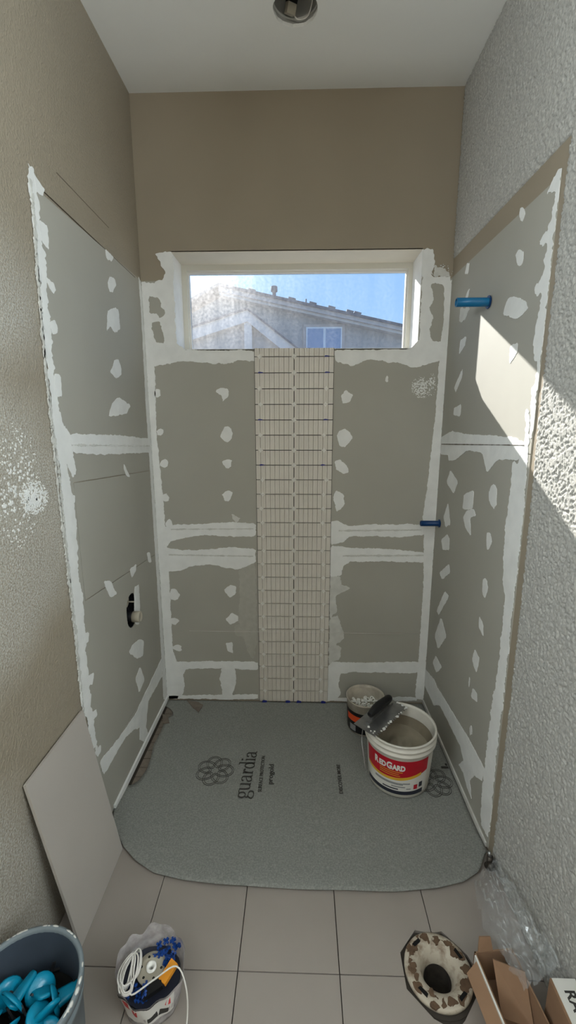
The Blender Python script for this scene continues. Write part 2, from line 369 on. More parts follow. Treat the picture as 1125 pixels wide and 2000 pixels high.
V, Fc = [], []
for (z0, z1, top_) in ((.0, 2.384, False), (2.384, H - .0005, True)):
    nz_ = int((z1 - z0) / .0030); k0 = len(V)
    ny_ = int((-.003 - YE) / .0036) if top_ else int((-.945 - YE) / .0029)
    for j in range(nz_ + 1):
        z = z0 + (z1 - z0) * j / nz_; ye = -.003 if top_ else sedge(z) + noise.noise((z * 40, 1, 2)) * .004
        for i in range(ny_ + 1):
            y = YE + (ye - YE) * i / ny_; edge = i in (0, ny_) or j in (0, nz_) and not (j == (0 if top_ else nz_) and y < -.95)
            V.append((W - (-.0005 if edge else plaster(y, z)), y, z))
    n1_ = ny_ + 1
    for j in range(nz_):
        for i in range(ny_): a_ = k0 + j * n1_ + i; Fc.append((a_, a_ + n1_, a_ + n1_ + 1, a_ + 1))
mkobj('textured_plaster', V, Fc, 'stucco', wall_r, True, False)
for z0, z1 in ((1.522, 2.302), (.262, 1.519), (.012, .260)):
    slab('drywall_panel', rect(-.912, -.001, z0, z1), -.001, .003, 'R', 'drywall', wall_r)
# ---- back wall with the window opening
WX0, WX1, WZ0, WZ1 = .157, 1.371, 1.981, 2.430
wall_b = struct(slab('wall_back', rect(-.1, W + .1, -.01, H), -.26, 0, 'B', 'tan', None, [rect(WX0, WX1, WZ0, WZ1)]))
slab('drywall_panel', rect(.001, WX0 - .001, 1.983, 2.30), -.001, .003, 'B', 'drywall', wall_b)
slab('drywall_panel', rect(WX1 + .001, W - .001, 1.983, 2.30), -.001, .003, 'B', 'drywall', wall_b)
for z0, z1 in ((1.042, 1.979), (.909, 1.039), (.232, .906), (.006, .229)):
    slab('drywall_panel', rect(.001, W - .001, z0, z1), -.001, .003, 'B', 'drywall', wall_b)
# ---- closed walls behind the camera; the added fill lights hang inside them
for nm, a_ in (('wall_front', (XA - .1, XB + .1, YR - .1, YR)), ('wall_bathroom_left', (XA - .1, XA, YR, YE + .1)), ('wall_bathroom_right', (XB, XB + .1, YR, YE + .1)),
               ('wall_return_left', (XA, -.1, YE, YE + .1)), ('wall_return_right', (W + .1, XB, YE, YE + .1))):
    struct(box(nm, *a_, -.01, H, 'tan'))
# ---- window
win = thing('window_1', None, None, (.764, .175, 1.981)); struct(win)
for nm, a in (('sill', (WX0, WX1, -.003, .175, WZ0 - .006, WZ0 + .0005)), ('head_reveal', (WX0, WX1, 0, .175, WZ1 - .002, WZ1 + .004)),
              ('jamb_reveal', (WX0 - .004, WX0 + .002, -.001, .175, WZ0, WZ1)), ('jamb_reveal', (WX1 - .002, WX1 + .004, -.001, .175, WZ0, WZ1))):
    box(nm, *a, 'reveal' if 'head' in nm else 'mud', win)
fx0, fx1, fz0, fz1 = .186, 1.347, 2.000, 2.400
slab('frame', rect(WX0 + .001, WX1 - .001, WZ0, WZ1 - .001), -.235, -.175, 'B', 'vinyl', win, [rect(fx0, fx1, fz0, fz1)])
slab('glazing_stop', rect(fx0 - .001, fx1 + .001, fz0 - .001, fz1 + .001), -.222, -.195, 'B', 'lab', win, [rect(fx0 + .007, fx1 - .007, fz0 + .007, fz1 - .009)])
pn = mkobj('pane', [(fx0 + .004, .21, fz0 + .004), (fx1 - .004, .21, fz0 + .004), (fx1 - .004, .21, fz1 - .004), (fx0 + .004, .21, fz1 - .004),
                    (fx0 + .004, .214, fz0 + .004), (fx1 - .004, .214, fz0 + .004), (fx1 - .004, .214, fz1 - .004), (fx0 + .004, .214, fz1 - .004)],
           [(0, 1, 2, 3), (7, 6, 5, 4), (0, 4, 5, 1), (1, 5, 6, 2), (2, 6, 7, 3), (3, 7, 4, 0)], 'glass', win)
# ---- caulked strips at the foot of the walls
tr1 = struct(slab('trim_1', [(-.775, .004), (-.004, .004), (-.004, .030), (-.30, .033), (-.775, .030)], .0, .012, 'L', 'mud'))
tr2 = struct(slab('trim_2', [(-.90, .004), (-.004, .004), (-.004, .026), (-.90, .024)], .0, .010, 'R', 'mud2'))

# ================================================================== JOINT COMPOUND
# back wall
b = lambda c, p, **k: mud('B', c, p, wall_b, **k)
b(0, [(303, 495), (337, 491), (341, 549), (318, 549), (323, 533), (313, 515)], jit=.004)
b(0, [(272, 552), (300, 553), (318, 546), (339, 544), (346, 684), (500, 684), (498, 706), (470, 704), (440, 711), (410, 709), (380, 707), (350, 706), (320, 712), (300, 716), (292, 700), (285, 700)],
  jit=.004, holes=[[(291, 580), (309, 580), (315, 598), (324, 612), (312, 622), (306, 612), (294, 613)], [(296, 632), (311, 628), (318, 645), (322, 672), (303, 668)]])
b(0, [(653, 684), (818, 682), (826, 487), (846, 487), (849, 512), (840, 541), (886, 540), (876, 695), (866, 702), (850, 707), (830, 713), (806, 719), (790, 712), (765, 708), (728, 703), (710, 705), (690, 715), (655, 706)],
  jit=.004, holes=[[(842, 554), (866, 556), (868, 590), (866, 630), (862, 668), (846, 668), (838, 645), (846, 620), (837, 602), (847, 585)]])
b(0, [(848, 515), (876, 532), (878, 541), (846, 541)], jit=.006, m_='mud2')
b(0, [(272, 552), (284, 552), (303, 720), (306, 850), (318, 960), (330, 1110), (338, 1270), (346, 1290), (350, 1364), (322, 1366), (315, 1250), (304, 1050), (290, 800)], name='corner_tape')
b(0, [(874, 560), (858, 690), (851, 800), (834, 950), (825, 1010), (827, 1040), (827, 1137), (817, 1290), (810, 1364), (829, 1366), (843, 1137), (866, 800), (884, 545)], name='corner_tape')
b(7, [(120, 1010), (180, 1000), (350, 993), (500, 985), (612, 993), (612, 1060), (450, 1060), (350, 1052), (250, 1065), (170, 1085), (150, 1112), (120, 1112)], name='joint_tape')
b(7, [(125, 1112), (150, 1120), (220, 1130), (350, 1130), (480, 1115), (612, 1125), (612, 1195), (525, 1232), (470, 1225), (380, 1205), (280, 1215), (210, 1240), (130, 1245)], name='joint_tape')
b(7, [(525, 1225), (612, 1190), (620, 1610), (600, 1700), (570, 1660), (520, 1500), (528, 1400)], m_='thinset', jit=.004, name='thinset_smear')
for c, s in (((535, 1020), 1), ((250, 1024), .6)):
    b(7, [(170, c[1]), (600, c[1] - 3), (600, c[1] + 3), (170, c[1] + 6)] if s == 1 else [(160, 1152), (600, 1160), (600, 1166), (160, 1158)], m_='mud2', h=.003, name='tape_ridge')
b(7, [(180, 1712), (400, 1708), (625, 1712), (625, 1755), (480, 1748), (400, 1745), (250, 1748), (235, 1780), (245, 1830), (230, 1885), (180, 1895), (160, 1860)], name='joint_tape')
b(7, [(435, 1745), (505, 1745), (512, 1820), (490, 1890), (440, 1890), (425, 1800)], jit=.004)
b(7, [(150, 1890), (300, 1885), (450, 1882), (625, 1880), (625, 1905), (450, 1910), (350, 1905), (150, 1912)], jit=.003)
b(7, [(405, 305), (430, 288), (465, 290), (472, 330), (440, 360), (435, 330)]); dot('B', 7, 463, 525, 30, 42, wall_b); dot('B', 7, 467, 680, 25, 26, wall_b); dot('B', 7, 466, 850, 25, 26, wall_b)
b(7, [(485, 940), (535, 965), (510, 985), (490, 970)], jit=.004, m_='mud2')
b(7, [(447, 1340), (480, 1310), (508, 1320), (508, 1360), (480, 1380)]); b(7, [(455, 1490), (490, 1455), (520, 1475), (520, 1500), (480, 1520)]); b(7, [(455, 1615), (490, 1608), (497, 1670), (470, 1660)])
for x, y, rx, ry in ((103, 315, 17, 24), (115, 518, 20, 18), (137, 680, 22, 22), (143, 858, 18, 22), (160, 1000, 18, 28), (188, 1362, 26, 34), (190, 1500, 24, 18), (205, 1640, 28, 16)): dot('B', 7, x, y, rx, ry, wall_b)
b(7, [(500, 1520), (560, 1505), (575, 1580), (510, 1580)], m_='thinset', jit=.005, name='thinset_smear')
b(8, [(95, 330), (120, 300), (160, 325), (140, 360), (105, 370)]); dot('B', 8, 110, 548, 40, 45, wall_b)
b(8, [(62, 670), (95, 660), (130, 695), (135, 725), (110, 735), (70, 715)]); b(8, [(55, 860), (70, 820), (105, 840), (112, 900), (70, 935)], jit=.004)
dot('B', 8, 335, 243, 8, 20, wall_b)
b(8, [(40, 985), (80, 978), (110, 998), (150, 1005), (250, 997), (530, 997), (530, 1050), (400, 1065), (250, 1058), (140, 1060), (110, 1090), (40, 1105)], jit=.003, name='joint_tape')
b(8, [(40, 1105), (150, 1120), (350, 1125), (535, 1145), (535, 1195), (300, 1190), (150, 1190), (110, 1210), (95, 1260), (40, 1280)], jit=.003, name='joint_tape')
b(8, [(105, 1157), (525, 1154), (525, 1162), (105, 1165)], m_='mud2', h=.003, name='tape_ridge'); b(8, [(85, 1026), (515, 1022), (515, 1029), (85, 1034)], m_='mud2', h=.003, name='tape_ridge')
b(8, [(36, 1275), (90, 1265), (105, 1310), (145, 1330), (105, 1350), (75, 1370), (72, 1450), (36, 1490)], jit=.005, m_='mud2')
b(8, [(36, 1480), (80, 1470), (105, 1550), (116, 1590), (70, 1620), (98, 1640), (90, 1700), (30, 1725)], jit=.005, m_='mud2')
b(8, [(28, 1712), (250, 1716), (505, 1710), (500, 1772), (300, 1768), (150, 1765), (92, 1775), (82, 1830), (95, 1880), (60, 1915), (20, 1925)], jit=.003, name='joint_tape')
b(8, [(60, 1900), (490, 1895), (490, 1915), (60, 1918)])
# left wall
l = lambda c, p, **k: mud('L', c, p, wall_l, **k)
l(0, [(269, 540), (274, 550), (290, 800), (298, 930), (306, 1055), (318, 1250), (326, 1366), (318, 1366), (315, 1290), (300, 1050), (292, 920), (284, 800), (276, 640)], name='corner_tape')
l(1, [(170, 225), (185, 400), (205, 600), (240, 900), (270, 1200), (300, 1550), (320, 1700), (345, 2000), (395, 2000), (380, 1850), (352, 1650), (335, 1450), (310, 1200), (295, 960), (265, 700), (240, 450), (215, 260)], base=.003, jit=.007, name='corner_bead')
l(2, [(330, -20), (350, 200), (385, 400), (400, 600), (430, 950), (455, 1200), (480, 1470), (505, 1700), (530, 1980), (580, 1980), (565, 1780), (545, 1500), (530, 1200), (505, 1100), (495, 890), (480, 640), (448, 480), (420, 340), (470, 440), (482, 400), (445, 150), (400, 105), (375, -20)], jit=.0065, name='corner_bead')
l(3, [(500, 60), (510, 180), (530, 400), (565, 600), (605, 710), (618, 710), (585, 450), (562, 280), (540, 60)], jit=.0065, name='corner_bead')
for p in ([(205, 290), (285, 400), (270, 440), (235, 420)], [(240, 590), (300, 640), (312, 800), (265, 740)], [(310, 1260), (350, 1250), (370, 1300), (365, 1340), (335, 1340)], [(345, 1600), (385, 1610), (395, 1750), (360, 1755)],
          [(285, 960), (340, 1010), (355, 1060), (340, 1080), (300, 1010)], [(680, 785), (735, 840), (720, 870), (690, 850)], [(695, 1190), (735, 1170), (765, 1180), (778, 1310), (740, 1335), (715, 1290), (690, 1322)], [(725, 1790), (765, 1750), (845, 1805), (820, 1860), (700, 1880)]): l(1, p)
dot('L', 1, 722, 1020, 25, 55, wall_l); dot('L', 1, 755, 1570, 34, 60, wall_l)
l(2, [(440, 155), (640, 163), (760, 165), (975, 190), (975, 275), (800, 285), (640, 290), (465, 282)], name='joint_tape')
l(2, [(455, 224), (960, 232), (960, 238), (455, 234)], m_='mud2', h=.003, name='tape_ridge')
for p in ([(795, 350), (835, 435), (810, 425), (795, 390)], [(665, 1110), (705, 1105), (750, 1190), (710, 1215), (680, 1160)], [(840, 1072), (835, 1030), (875, 998), (875, 1040), (850, 1082)], [(945, 925), (965, 920), (975, 985), (955, 985)],
          [(865, 1140), (893, 1130), (900, 1280), (896, 1385), (870, 1390), (864, 1300)], [(850, 1520), (890, 1485), (925, 1490), (920, 1590), (880, 1610), (828, 1570)], [(870, 1740), (900, 1660), (930, 1740), (895, 1830)],
          [(445, 552), (478, 556), (476, 605), (450, 610)], [(535, 1440), (568, 1440), (565, 1500), (540, 1515)], [(560, 1720), (600, 1700), (590, 1780), (565, 1780)]): l(2, p)
l(3, [(1035, 110), (1035, 230), (945, 390), (930, 560), (947, 600), (915, 650), (890, 640), (890, 560), (850, 575), (800, 620), (660, 862), (635, 790), (640, 770), (760, 620), (860, 480), (920, 350)], name='joint_tape', smooth=0)
for p in ([(570, 480), (610, 440), (617, 480), (580, 530)], [(600, 720), (640, 670), (640, 710), (620, 750)]): l(3, p)
def spatter(plane, crop, x, y, rx, ry, parent, n, base, seed=1):
    q = random.Random(seed); V, Fc = [], []; f3 = MAP[plane]
    for i in range(n):
        d = math.sqrt(q.random()); a = q.uniform(0, 6.283); p = PX[plane](cp(crop, [(x + rx * d * math.cos(a), y + ry * d * math.sin(a))])[0]); s_ = (.0050 * (1 - d) + .0022) * q.uniform(.6, 1.1); k = len(V); m_ = q.randint(5, 7)
        ring = [(p[0] + s_ * q.uniform(.6, 1.3) * math.cos(6.283 * j / m_), p[1] + s_ * q.uniform(.6, 1.3) * math.sin(6.283 * j / m_)) for j in range(m_)]
        V += [f3(u_, v_, base - .001) for u_, v_ in ring] + [f3(p[0] + (u_ - p[0]) * .8, p[1] + (v_ - p[1]) * .8, base + .0006 + .0001 * (i % 7)) for u_, v_ in ring]
        Fc.append(tuple(range(k + m_, k + 2 * m_))); Fc += [(k + j, k + (j + 1) % m_, k + m_ + (j + 1) % m_, k + m_ + j) for j in range(m_)]
    return tag(mkobj('compound_spatter', V, Fc, 'mud', parent, fix=False), kind='stuff')
dot('L', 2, 218, 565, 52, 66, wall_l, base=.0006, jit=.009); spatter('L', 2, 218, 565, 92, 112, wall_l, 420, .0005, 1); spatter('L', 2, 110, 500, 150, 420, wall_l, 260, .0002, 2); spatter('B', 8, 515, 285, 55, 58, wall_b, 230, .003, 3); spatter('B', 8, 570, 270, 20, 60, wall_b, 50, .003, 4); spatter('B', 0, 862, 530, 22, 14, wall_b, 60, .003, 5)
slab('pencil_line', [pL(p) for p in ((110, 336), (212, 444), (213, 446), (110, 338))], -.001, .0006, 'L', 'pencil', wall_l)
slab('pencil_line', [pL(p) for p in ((58, 349), (262, 541), (263, 543), (58, 350))], -.001, .0034, 'L', 'pencil', wall_l)
for p in ([(62, 380), (70, 500), (80, 640), (95, 790), (108, 880), (120, 990), (130, 1090), (141, 1190), (148, 1250), (157, 1350), (166, 1430), (176, 1480)], [(57, 350), (64, 450), (74, 580), (88, 740), (101, 860), (116, 1000), (126, 1080), (136, 1170), (146, 1260), (155, 1350)]):
    q = [pL(a_) for a_ in p]; w_ = .0022; out_ = [(a_ - w_, z_) for a_, z_ in q] + [(a_ + w_, z_) for a_, z_ in reversed(q)]
    slab('bead_ridge', ragged(out_, .006, .005, 0), .002, .0058, 'L', 'mud2', wall_l)
# right wall
r = lambda c, p, **k: mud('R', c, p, wall_r, **k)
r(4, [(880, 270), (845, 330), (800, 432), (858, 405), (840, 560), (800, 690), (748, 738), (770, 772), (802, 755), (780, 950), (725, 1030), (725, 1095), (772, 1075), (740, 1250), (715, 1400), (722, 1500), (745, 1580), (700, 1700), (685, 2020), (745, 2020), (757, 1680), (775, 1620), (790, 1400), (805, 1200), (830, 950), (860, 700), (888, 500), (902, 265)], jit=.0065, name='corner_bead')
r(5, [(765, 0), (760, 180), (720, 340), (680, 350), (650, 640), (620, 850), (615, 1150), (630, 1230), (610, 1420), (590, 1620), (560, 1850), (530, 2000), (605, 2000), (650, 1560), (708, 1050), (735, 800), (765, 450), (785, 200), (790, 0)], jit=.0065, name='corner_bead')
r(6, [(595, -20), (588, 180), (545, 350), (510, 600), (485, 830), (470, 950), (465, 1080), (462, 1180), (505, 1265), (522, 1200), (555, 800), (600, 400), (645, -20)], jit=.0065, name='corner_bead')
for p in ([(280, 880), (295, 878), (285, 945), (265, 950)], [(565, 1095), (620, 1105), (665, 1135), (680, 1180), (605, 1245), (515, 1215), (535, 1140)], [(285, 1060), (298, 1045), (285, 1110), (262, 1130)], [(235, 1380), (275, 1360), (265, 1420), (225, 1475)], [(250, 1565), (250, 1610), (205, 1725), (195, 1690)],
          [(195, 1820), (240, 1800), (235, 1880), (190, 1870)], [(560, 1420), (610, 1400), (605, 1470), (555, 1540)]): r(4, p)
r(4, [(235, 1170), (300, 1170), (270, 1240), (230, 1270)], m_='mud2', jit=.006)
dot('R', 4, 640, 560, 18, 45, wall_r); dot('R', 4, 625, 845, 26, 55, wall_r)
r(5, [(205, 182), (275, 140), (380, 160), (560, 170), (700, 180), (760, 220), (720, 330), (580, 325), (510, 412), (480, 280), (380, 265), (300, 332), (260, 332), (255, 295), (205, 292)], jit=.002, name='joint_tape')
r(5, [(215, 222), (755, 230), (755, 234), (215, 228)], m_='pencil', h=.0031, name='seam_line', jit=.0005)
for p in ([(270, 390), (320, 470), (290, 550), (245, 470)], [(255, 600), (270, 750), (240, 765), (225, 700)], [(210, 850), (250, 810), (265, 840), (262, 915), (220, 915)], [(200, 1060), (262, 1005), (268, 1060), (215, 1110)], [(235, 1180), (262, 1215), (195, 1340), (180, 1310)],
          [(210, 1350), (245, 1480), (190, 1560), (168, 1470)], [(175, 1600), (215, 1680), (180, 1715), (155, 1650)], [(360, 550), (425, 525), (415, 650), (350, 650)], [(355, 700), (375, 660), (425, 645), (438, 690), (400, 705), (405, 825), (370, 770)],
          [(430, 1560), (460, 1620), (440, 1720), (412, 1630)], [(415, 1810), (445, 1850), (445, 1910), (405, 1870)], [(460, 1340), (485, 1400), (485, 1475), (455, 1420)], [(395, 1740), (400, 1760), (392, 1810), (388, 1770)]): r(5, p)
dot('R', 5, 550, 565, 28, 75, wall_r); dot('R', 5, 522, 855, 17, 60, wall_r); dot('R', 5, 495, 1160, 18, 65, wall_r)
r(6, [(105, 185), (160, 250), (180, 300), (390, 640), (488, 830), (470, 900), (420, 870), (390, 900), (402, 1015), (375, 950), (350, 850), (320, 800), (350, 770), (330, 680), (200, 420), (160, 420), (100, 290)], name='joint_tape', smooth=0)
r(6, [(390, 560), (402, 545), (405, 600), (392, 615)])
# ================================================================== FLUTED ACCENT TILES
strip = thing('accent_tile_strip', 'vertical strip of fluted beige wall tiles between window sill and shower floor', 'wall tiles', (.755, -.003, .003))
TX0, TXM, TX1 = .555, .7555, .956
def fluted(w_, h_):
    n = 8; p = w_ / n; prof = []
    for i in range(n):
        a = -w_ / 2 + i * p
        prof += [(a, .0055 if i else .0075), (a + .0018, .0098), (a + p * .45, .0106), (a + p * .55, .0098), (a + p * .62, .0106), (a + p - .0018, .0098)]
    prof.append((w_ / 2, .0075))
    pts = [(-w_ / 2, 0)] + prof + [(w_ / 2, 0)]; k = len(pts)
    V = [(x, -d, z) for z in (-h_ / 2, h_ / 2) for x, d in pts]
    Fc = [(i, (i + 1) % k, (i + 1) % k + k, i + k) for i in range(k)] + [tuple(range(k)), tuple(range(k, 2 * k))]
    return V, Fc
pitch = .0777; wt = .1978
box('mortar_bed', TX0 - .001, TX1 + .001, -.0045, -.0031, .004, 1.983, 'dark', strip)
zj = [1.942 - pitch * i for i in range(25)]
bounds = [1.984] + zj + [.0055]
ft = None
for i in range(len(bounds) - 1):
    zt, zb = bounds[i] - .0019, bounds[i + 1] + .0019
    if zt - zb < .01: continue
    for cx in ((TX0 + TXM) / 2 - .0002, (TXM + TX1) / 2 + .0002):
        full = abs((zt - zb) - (pitch - .0038)) < .001
        if full and ft: o_ = ft.copy(); COL.objects.link(o_)
        else:
            o_ = mkobj('tile', *fluted(wt, zt - zb), 'ctile', strip)
            if full: ft = o_
        o_.matrix_parent_inverse = strip.matrix_basis.inverted(); o_.location = (cx + RND.uniform(-.0004, .0004), -.004, (zt + zb) / 2); o_.name = 'tile'
def crossv():
    V, Fc = [], []
    for a in (boxv(-.0125, .0125, -.0025, .002, -.0014, .0014), boxv(-.0014, .0014, -.0024, .002, -.0125, .0125)):
        k = len(V); V += a[0]; Fc += [tuple(i + k for i in f_) for f_ in a[1]]
    k = len(V); n = 12
    for rr in (.0078, .0052):
        for y in (-.003, .001):
            V += [(rr * math.cos(2 * math.pi * i / n), y, rr * math.sin(2 * math.pi * i / n)) for i in range(n)]
    for i in range(n):
        j = (i + 1) % n; Fc += [(k + i, k + j, k + n + j, k + n + i), (k + 2 * n + i, k + 2 * n + j, k + 3 * n + j, k + 3 * n + i), (k + i, k + j, k + 2 * n + j, k + 2 * n + i)]
    return V, Fc
cr = None; wd_ = None
def place(src, name, loc, rot=0):
    o_ = src.copy(); COL.objects.link(o_); o_.location = loc; o_.rotation_euler = (0, rot, 0); return o_
blue_rows = {0: (0, 2), 1: (1, 2), 4: (1, 2), 7: (1, 2)}
for i, z in enumerate(zj[:-1] if zj[-1] < .03 else zj):
    for k, x in enumerate((TX0 + .028 + RND.uniform(-.004, .008), TXM, TX1 - .032 + RND.uniform(-.016, .004))):
        if i in blue_rows and k != 1 and not (i == 0 and k == 0):
            if wd_ is None:
                V = [(-.012, -.004, -.0025), (.012, -.004, -.0005), (.012, -.004, .0025), (-.004, -.004, .005), (-.012, -.004, .0035)]; V += [(x_, .003, z_) for x_, _, z_ in V]
                wd_ = mkobj('spacer_wedge', V, [(0, 1, 2, 3, 4), (9, 8, 7, 6, 5)] + [(a, (a + 1) % 5, (a + 1) % 5 + 5, a + 5) for a in range(5)], 'blue', strip); o_ = wd_
            else: o_ = place(wd_, 'spacer_wedge', (0, 0, 0))
            o_.location = (x, -.0145, z); o_.matrix_parent_inverse = strip.matrix_basis.inverted()
        else:
            if cr is None: cr = mkobj('spacer', *crossv(), 'spacer', strip); o_ = cr
            else: o_ = place(cr, 'spacer', (0, 0, 0))
            o_.location = (x, -.0155, z); o_.rotation_euler = (0, RND.uniform(-.1, .1), 0); o_.matrix_parent_inverse = strip.matrix_basis.inverted()
for x in (.585, .722, .787, .93): o_ = place(wd_, 'spacer_wedge', (x, -.018, .006)); o_.scale = (1.1, 1.6, 1.6)
#PART2
# ================================================================== SHOWER FLOOR MAT
def sstep(a, b_, x): t_ = min(1, max(0, (x - a) / (b_ - a))); return t_ * t_ * (3 - 2 * t_)
def interp(tab, x):
    if x <= tab[0][0]: return tab[0][1]
    for (a, fa), (b_, fb) in zip(tab, tab[1:]):
        if x <= b_: return fa + (fb - fa) * (x - a) / (b_ - a)
    return tab[-1][1]
FRONT = [(0.0, -.77), (.02, -.82), (.05, -.875), (.115, -.948), (.18, -1.0), (.26, -1.042), (.38, -1.064), (.51, -1.076), (.82, -1.084), (1.124, -1.084), (1.28, -1.068), (1.38, -1.045), (1.45, -1.005), (1.50, -.93)]
LEFT = [(0, .012), (.05, .012), (.085, .010), (.10, .045), (.14, .075), (.17, .070), (.19, .045), (.30, .052), (.42, .045), (.50, .060), (.58, .066), (.66, .052), (.72, .030), (.77, .006), (1.2, .003)]
mat_t = thing('floor_protection_mat', 'grey felt protection mat with printed lettering spread over the shower floor', 'floor mat', (.76, -.55, 0))
nu, nv = 90, 70; V, Fc = [], []
def mat_z(x, y):
    d = y - interp(FRONT, x)
    e = min(d, x + .02 if y < -.75 else 1)
    return .0045 + .0016 * noise.noise((x * 4, y * 4, 1)) + (.010 + .006 * noise.noise((x * 3.2, 0, 5))) * (1 - sstep(0, .16, e))
for lay in (0, 1):
    for j in range(nv + 1):
        v = j / nv; yn = -.014 - v * .93
        for i in range(nu + 1):
            uu = i / nu; xl = interp(LEFT, -yn); x = xl + (1.508 - xl) * uu
            y = -.014 + v * (interp(FRONT, x) + .014) if x > .1 or v > .9 else -.014 + v * (interp(FRONT, x) + .014)
            V.append((x, y, mat_z(x, y) - (.0028 if lay else 0)))
n1 = nu + 1; NN = n1 * (nv + 1)
for j in range(nv):
    for i in range(nu):
        q = (j * n1 + i, j * n1 + i + 1, (j + 1) * n1 + i + 1, (j + 1) * n1 + i); Fc.append(q); Fc.append(tuple(k + NN for k in reversed(q)))
for j in range(nv): Fc += [(j * n1, (j + 1) * n1, (j + 1) * n1 + NN, j * n1 + NN), (j * n1 + nu, j * n1 + nu + NN, (j + 1) * n1 + nu + NN, (j + 1) * n1 + nu)]
for i in range(nu): Fc += [(i, i + NN, i + 1 + NN, i + 1), (nv * n1 + i, nv * n1 + i + 1, nv * n1 + i + 1 + NN, nv * n1 + i + NN)]
mkobj('felt_sheet', V, Fc, 'felt', mat_t, True)
slab('torn_corner', ragged([pF(p, .006) for p in ((365, 1368), (384, 1370), (397, 1377), (388, 1392), (376, 1382))], .002, .006, 0), .0050, .0072, 'F', 'mosaic', mat_t)
slab('folded_flap', ragged([pF(p, .006) for p in ((317, 1394), (328, 1401), (331, 1412), (318, 1414))], .002, .006, 0), .0050, .0085, 'F', 'mosaic', mat_t)
def ribbon(pts, wd, V, Fc, xf):
    P = [Vector((p[0], p[1], 0)) for p in pts]; k = len(V); n = len(P)
    for i, p in enumerate(P):
        d = (P[min(i + 1, n - 1)] - P[max(i - 1, 0)]); d.normalize(); s_ = Vector((-d.y, d.x, 0)) * (wd[i] if isinstance(wd, list) else wd) / 2
        V += [xf(*(p + s_)[:2]), xf(*(p - s_)[:2])]
    for i in range(n - 1): a = k + 2 * i; Fc.append((a, a + 1, a + 3, a + 2))
def arc(cx, cy, rx, ry, a0, a1, n=20): return [(cx + rx * math.cos(math.radians(a0 + (a1 - a0) * i / n)), cy + ry * math.sin(math.radians(a0 + (a1 - a0) * i / n))) for i in range(n + 1)]
def sw(pts, lo=.06, hi=.145):       # contrast of a serif face: thick verticals, thin horizontals
    out = []
    for i in range(len(pts)):
        a, b_ = pts[max(i - 1, 0)], pts[min(i + 1, len(pts) - 1)]; dx, dy = abs(b_[0] - a[0]), abs(b_[1] - a[1]); out.append(lo + (hi - lo) * dy / (math.hypot(dx, dy) + 1e-9))
    return out
def sp2(pts, k=6): return [(p.x, p.y) for p in spline([(a, b_, 0) for a, b_ in pts], k)]
GL = {'g': ([arc(.43, .64, .30, .33, 0, 360), sp2([(.62, .92), (.78, .99), (.92, .99)]), sp2([(.24, .34), (.17, .18), (.30, .06), (.70, .03), (.88, -.12), (.80, -.38), (.45, -.48), (.12, -.38), (.08, -.2), (.28, .05)])], .95),
      'u': ([sp2([(.17, 1), (.17, .35), (.25, .08), (.48, .02), (.72, .16)]), [(.76, 1), (.76, 0)], [(.02, .99), (.17, .99)], [(.62, .99), (.76, .99)], [(.76, .03), (.92, .03)]], 1.02),
      'a': ([sp2([(.14, .78), (.24, .95), (.45, 1.0), (.64, .9), (.68, .65), (.68, .18), (.76, .03), (.92, .04)]), sp2([(.68, .60), (.38, .52), (.14, .38), (.10, .18), (.26, .0), (.50, .06), (.68, .22)])], .98),
      'r': ([[(.2, 1), (.2, 0)], sp2([(.22, .55), (.32, .85), (.50, .98), (.62, .92)]), [(.04, .97), (.2, .97)], [(.02, .03), (.42, .03)], arc(.60, .88, .05, .05, 0, 360, 8)], .72),
      'd': ([arc(.42, .48, .33, .48, 0, 360), [(.76, 1.62), (.76, 0)], [(.56, 1.58), (.76, 1.58)], [(.76, .03), (.94, .03)]], 1.02),
      'i': ([[(.22, 1), (.22, 0)], [(.06, .97), (.22, .97)], [(.04, .03), (.40, .03)], arc(.21, 1.38, .06, .06, 0, 360, 8)], .48)}
MATZ = .0078
V, Fc = [], []; adv = 0; XH = .0465
ctr = lambda x, y: (.5655 - y * XH - x * XH * -.05, -.705 + x * XH, MATZ)
for ch in 'guardia':
    for st_ in GL[ch][0]: ribbon(st_, sw(st_), V, Fc, lambda x, y, a=adv: ctr(x + a, y))
    adv += GL[ch][1]
def solid(name, V, Fc, m_, parent, t_=.0012): # turn upward facing flat strokes into thin ink
    o_ = mkobj(name, V, Fc, m_, parent, fix=False); md = o_.modifiers.new('thickness', 'SOLIDIFY'); md.thickness = t_; md.offset = 0; return o_
solid('lettering', V, Fc, 'ink', mat_t)
def textmesh(txt, size, bold=0.0, space=1.0):
    c = bpy.data.curves.new('lettering', 'FONT'); c.body = txt; c.size = size; c.resolution_u = 3; c.offset = bold; c.space_character = space
    o_ = bpy.data.objects.new('lettering', c); COL.objects.link(o_); bpy.context.view_layer.update()
    me = bpy.data.meshes.new_from_object(o_); bpy.data.objects.remove(o_); bpy.data.curves.remove(c)
    bm = bmesh.new(); bm.from_mesh(me); bmesh.ops.triangulate(bm, faces=bm.faces)
    V = [tuple(v.co) for v in bm.verts]; Fc = [tuple(v.index for v in f_.verts) for f_ in bm.faces]; bm.free(); bpy.data.meshes.remove(me)
    return V, Fc
def mat_text(txt, x, y0, y1, hh, bold=0):
    V, Fc = textmesh(txt, hh, bold); w_ = max(v[0] for v in V); k = (y1 - y0) / w_
    solid('lettering', [(x - v[1], y0 + v[0] * k, MATZ) for v in V], Fc, 'ink', mat_t)
mat_text('SURFACE PROTECTION', .622, -.668, -.452, .024, 0); mat_text('progold', .668, -.625, -.505, .034, .0002); mat_text('DISCOVER MORE', .985, -.668, -.497, .024, .0002)
mat_text('1.', 1.497, -.515, -.478, .04, .003)
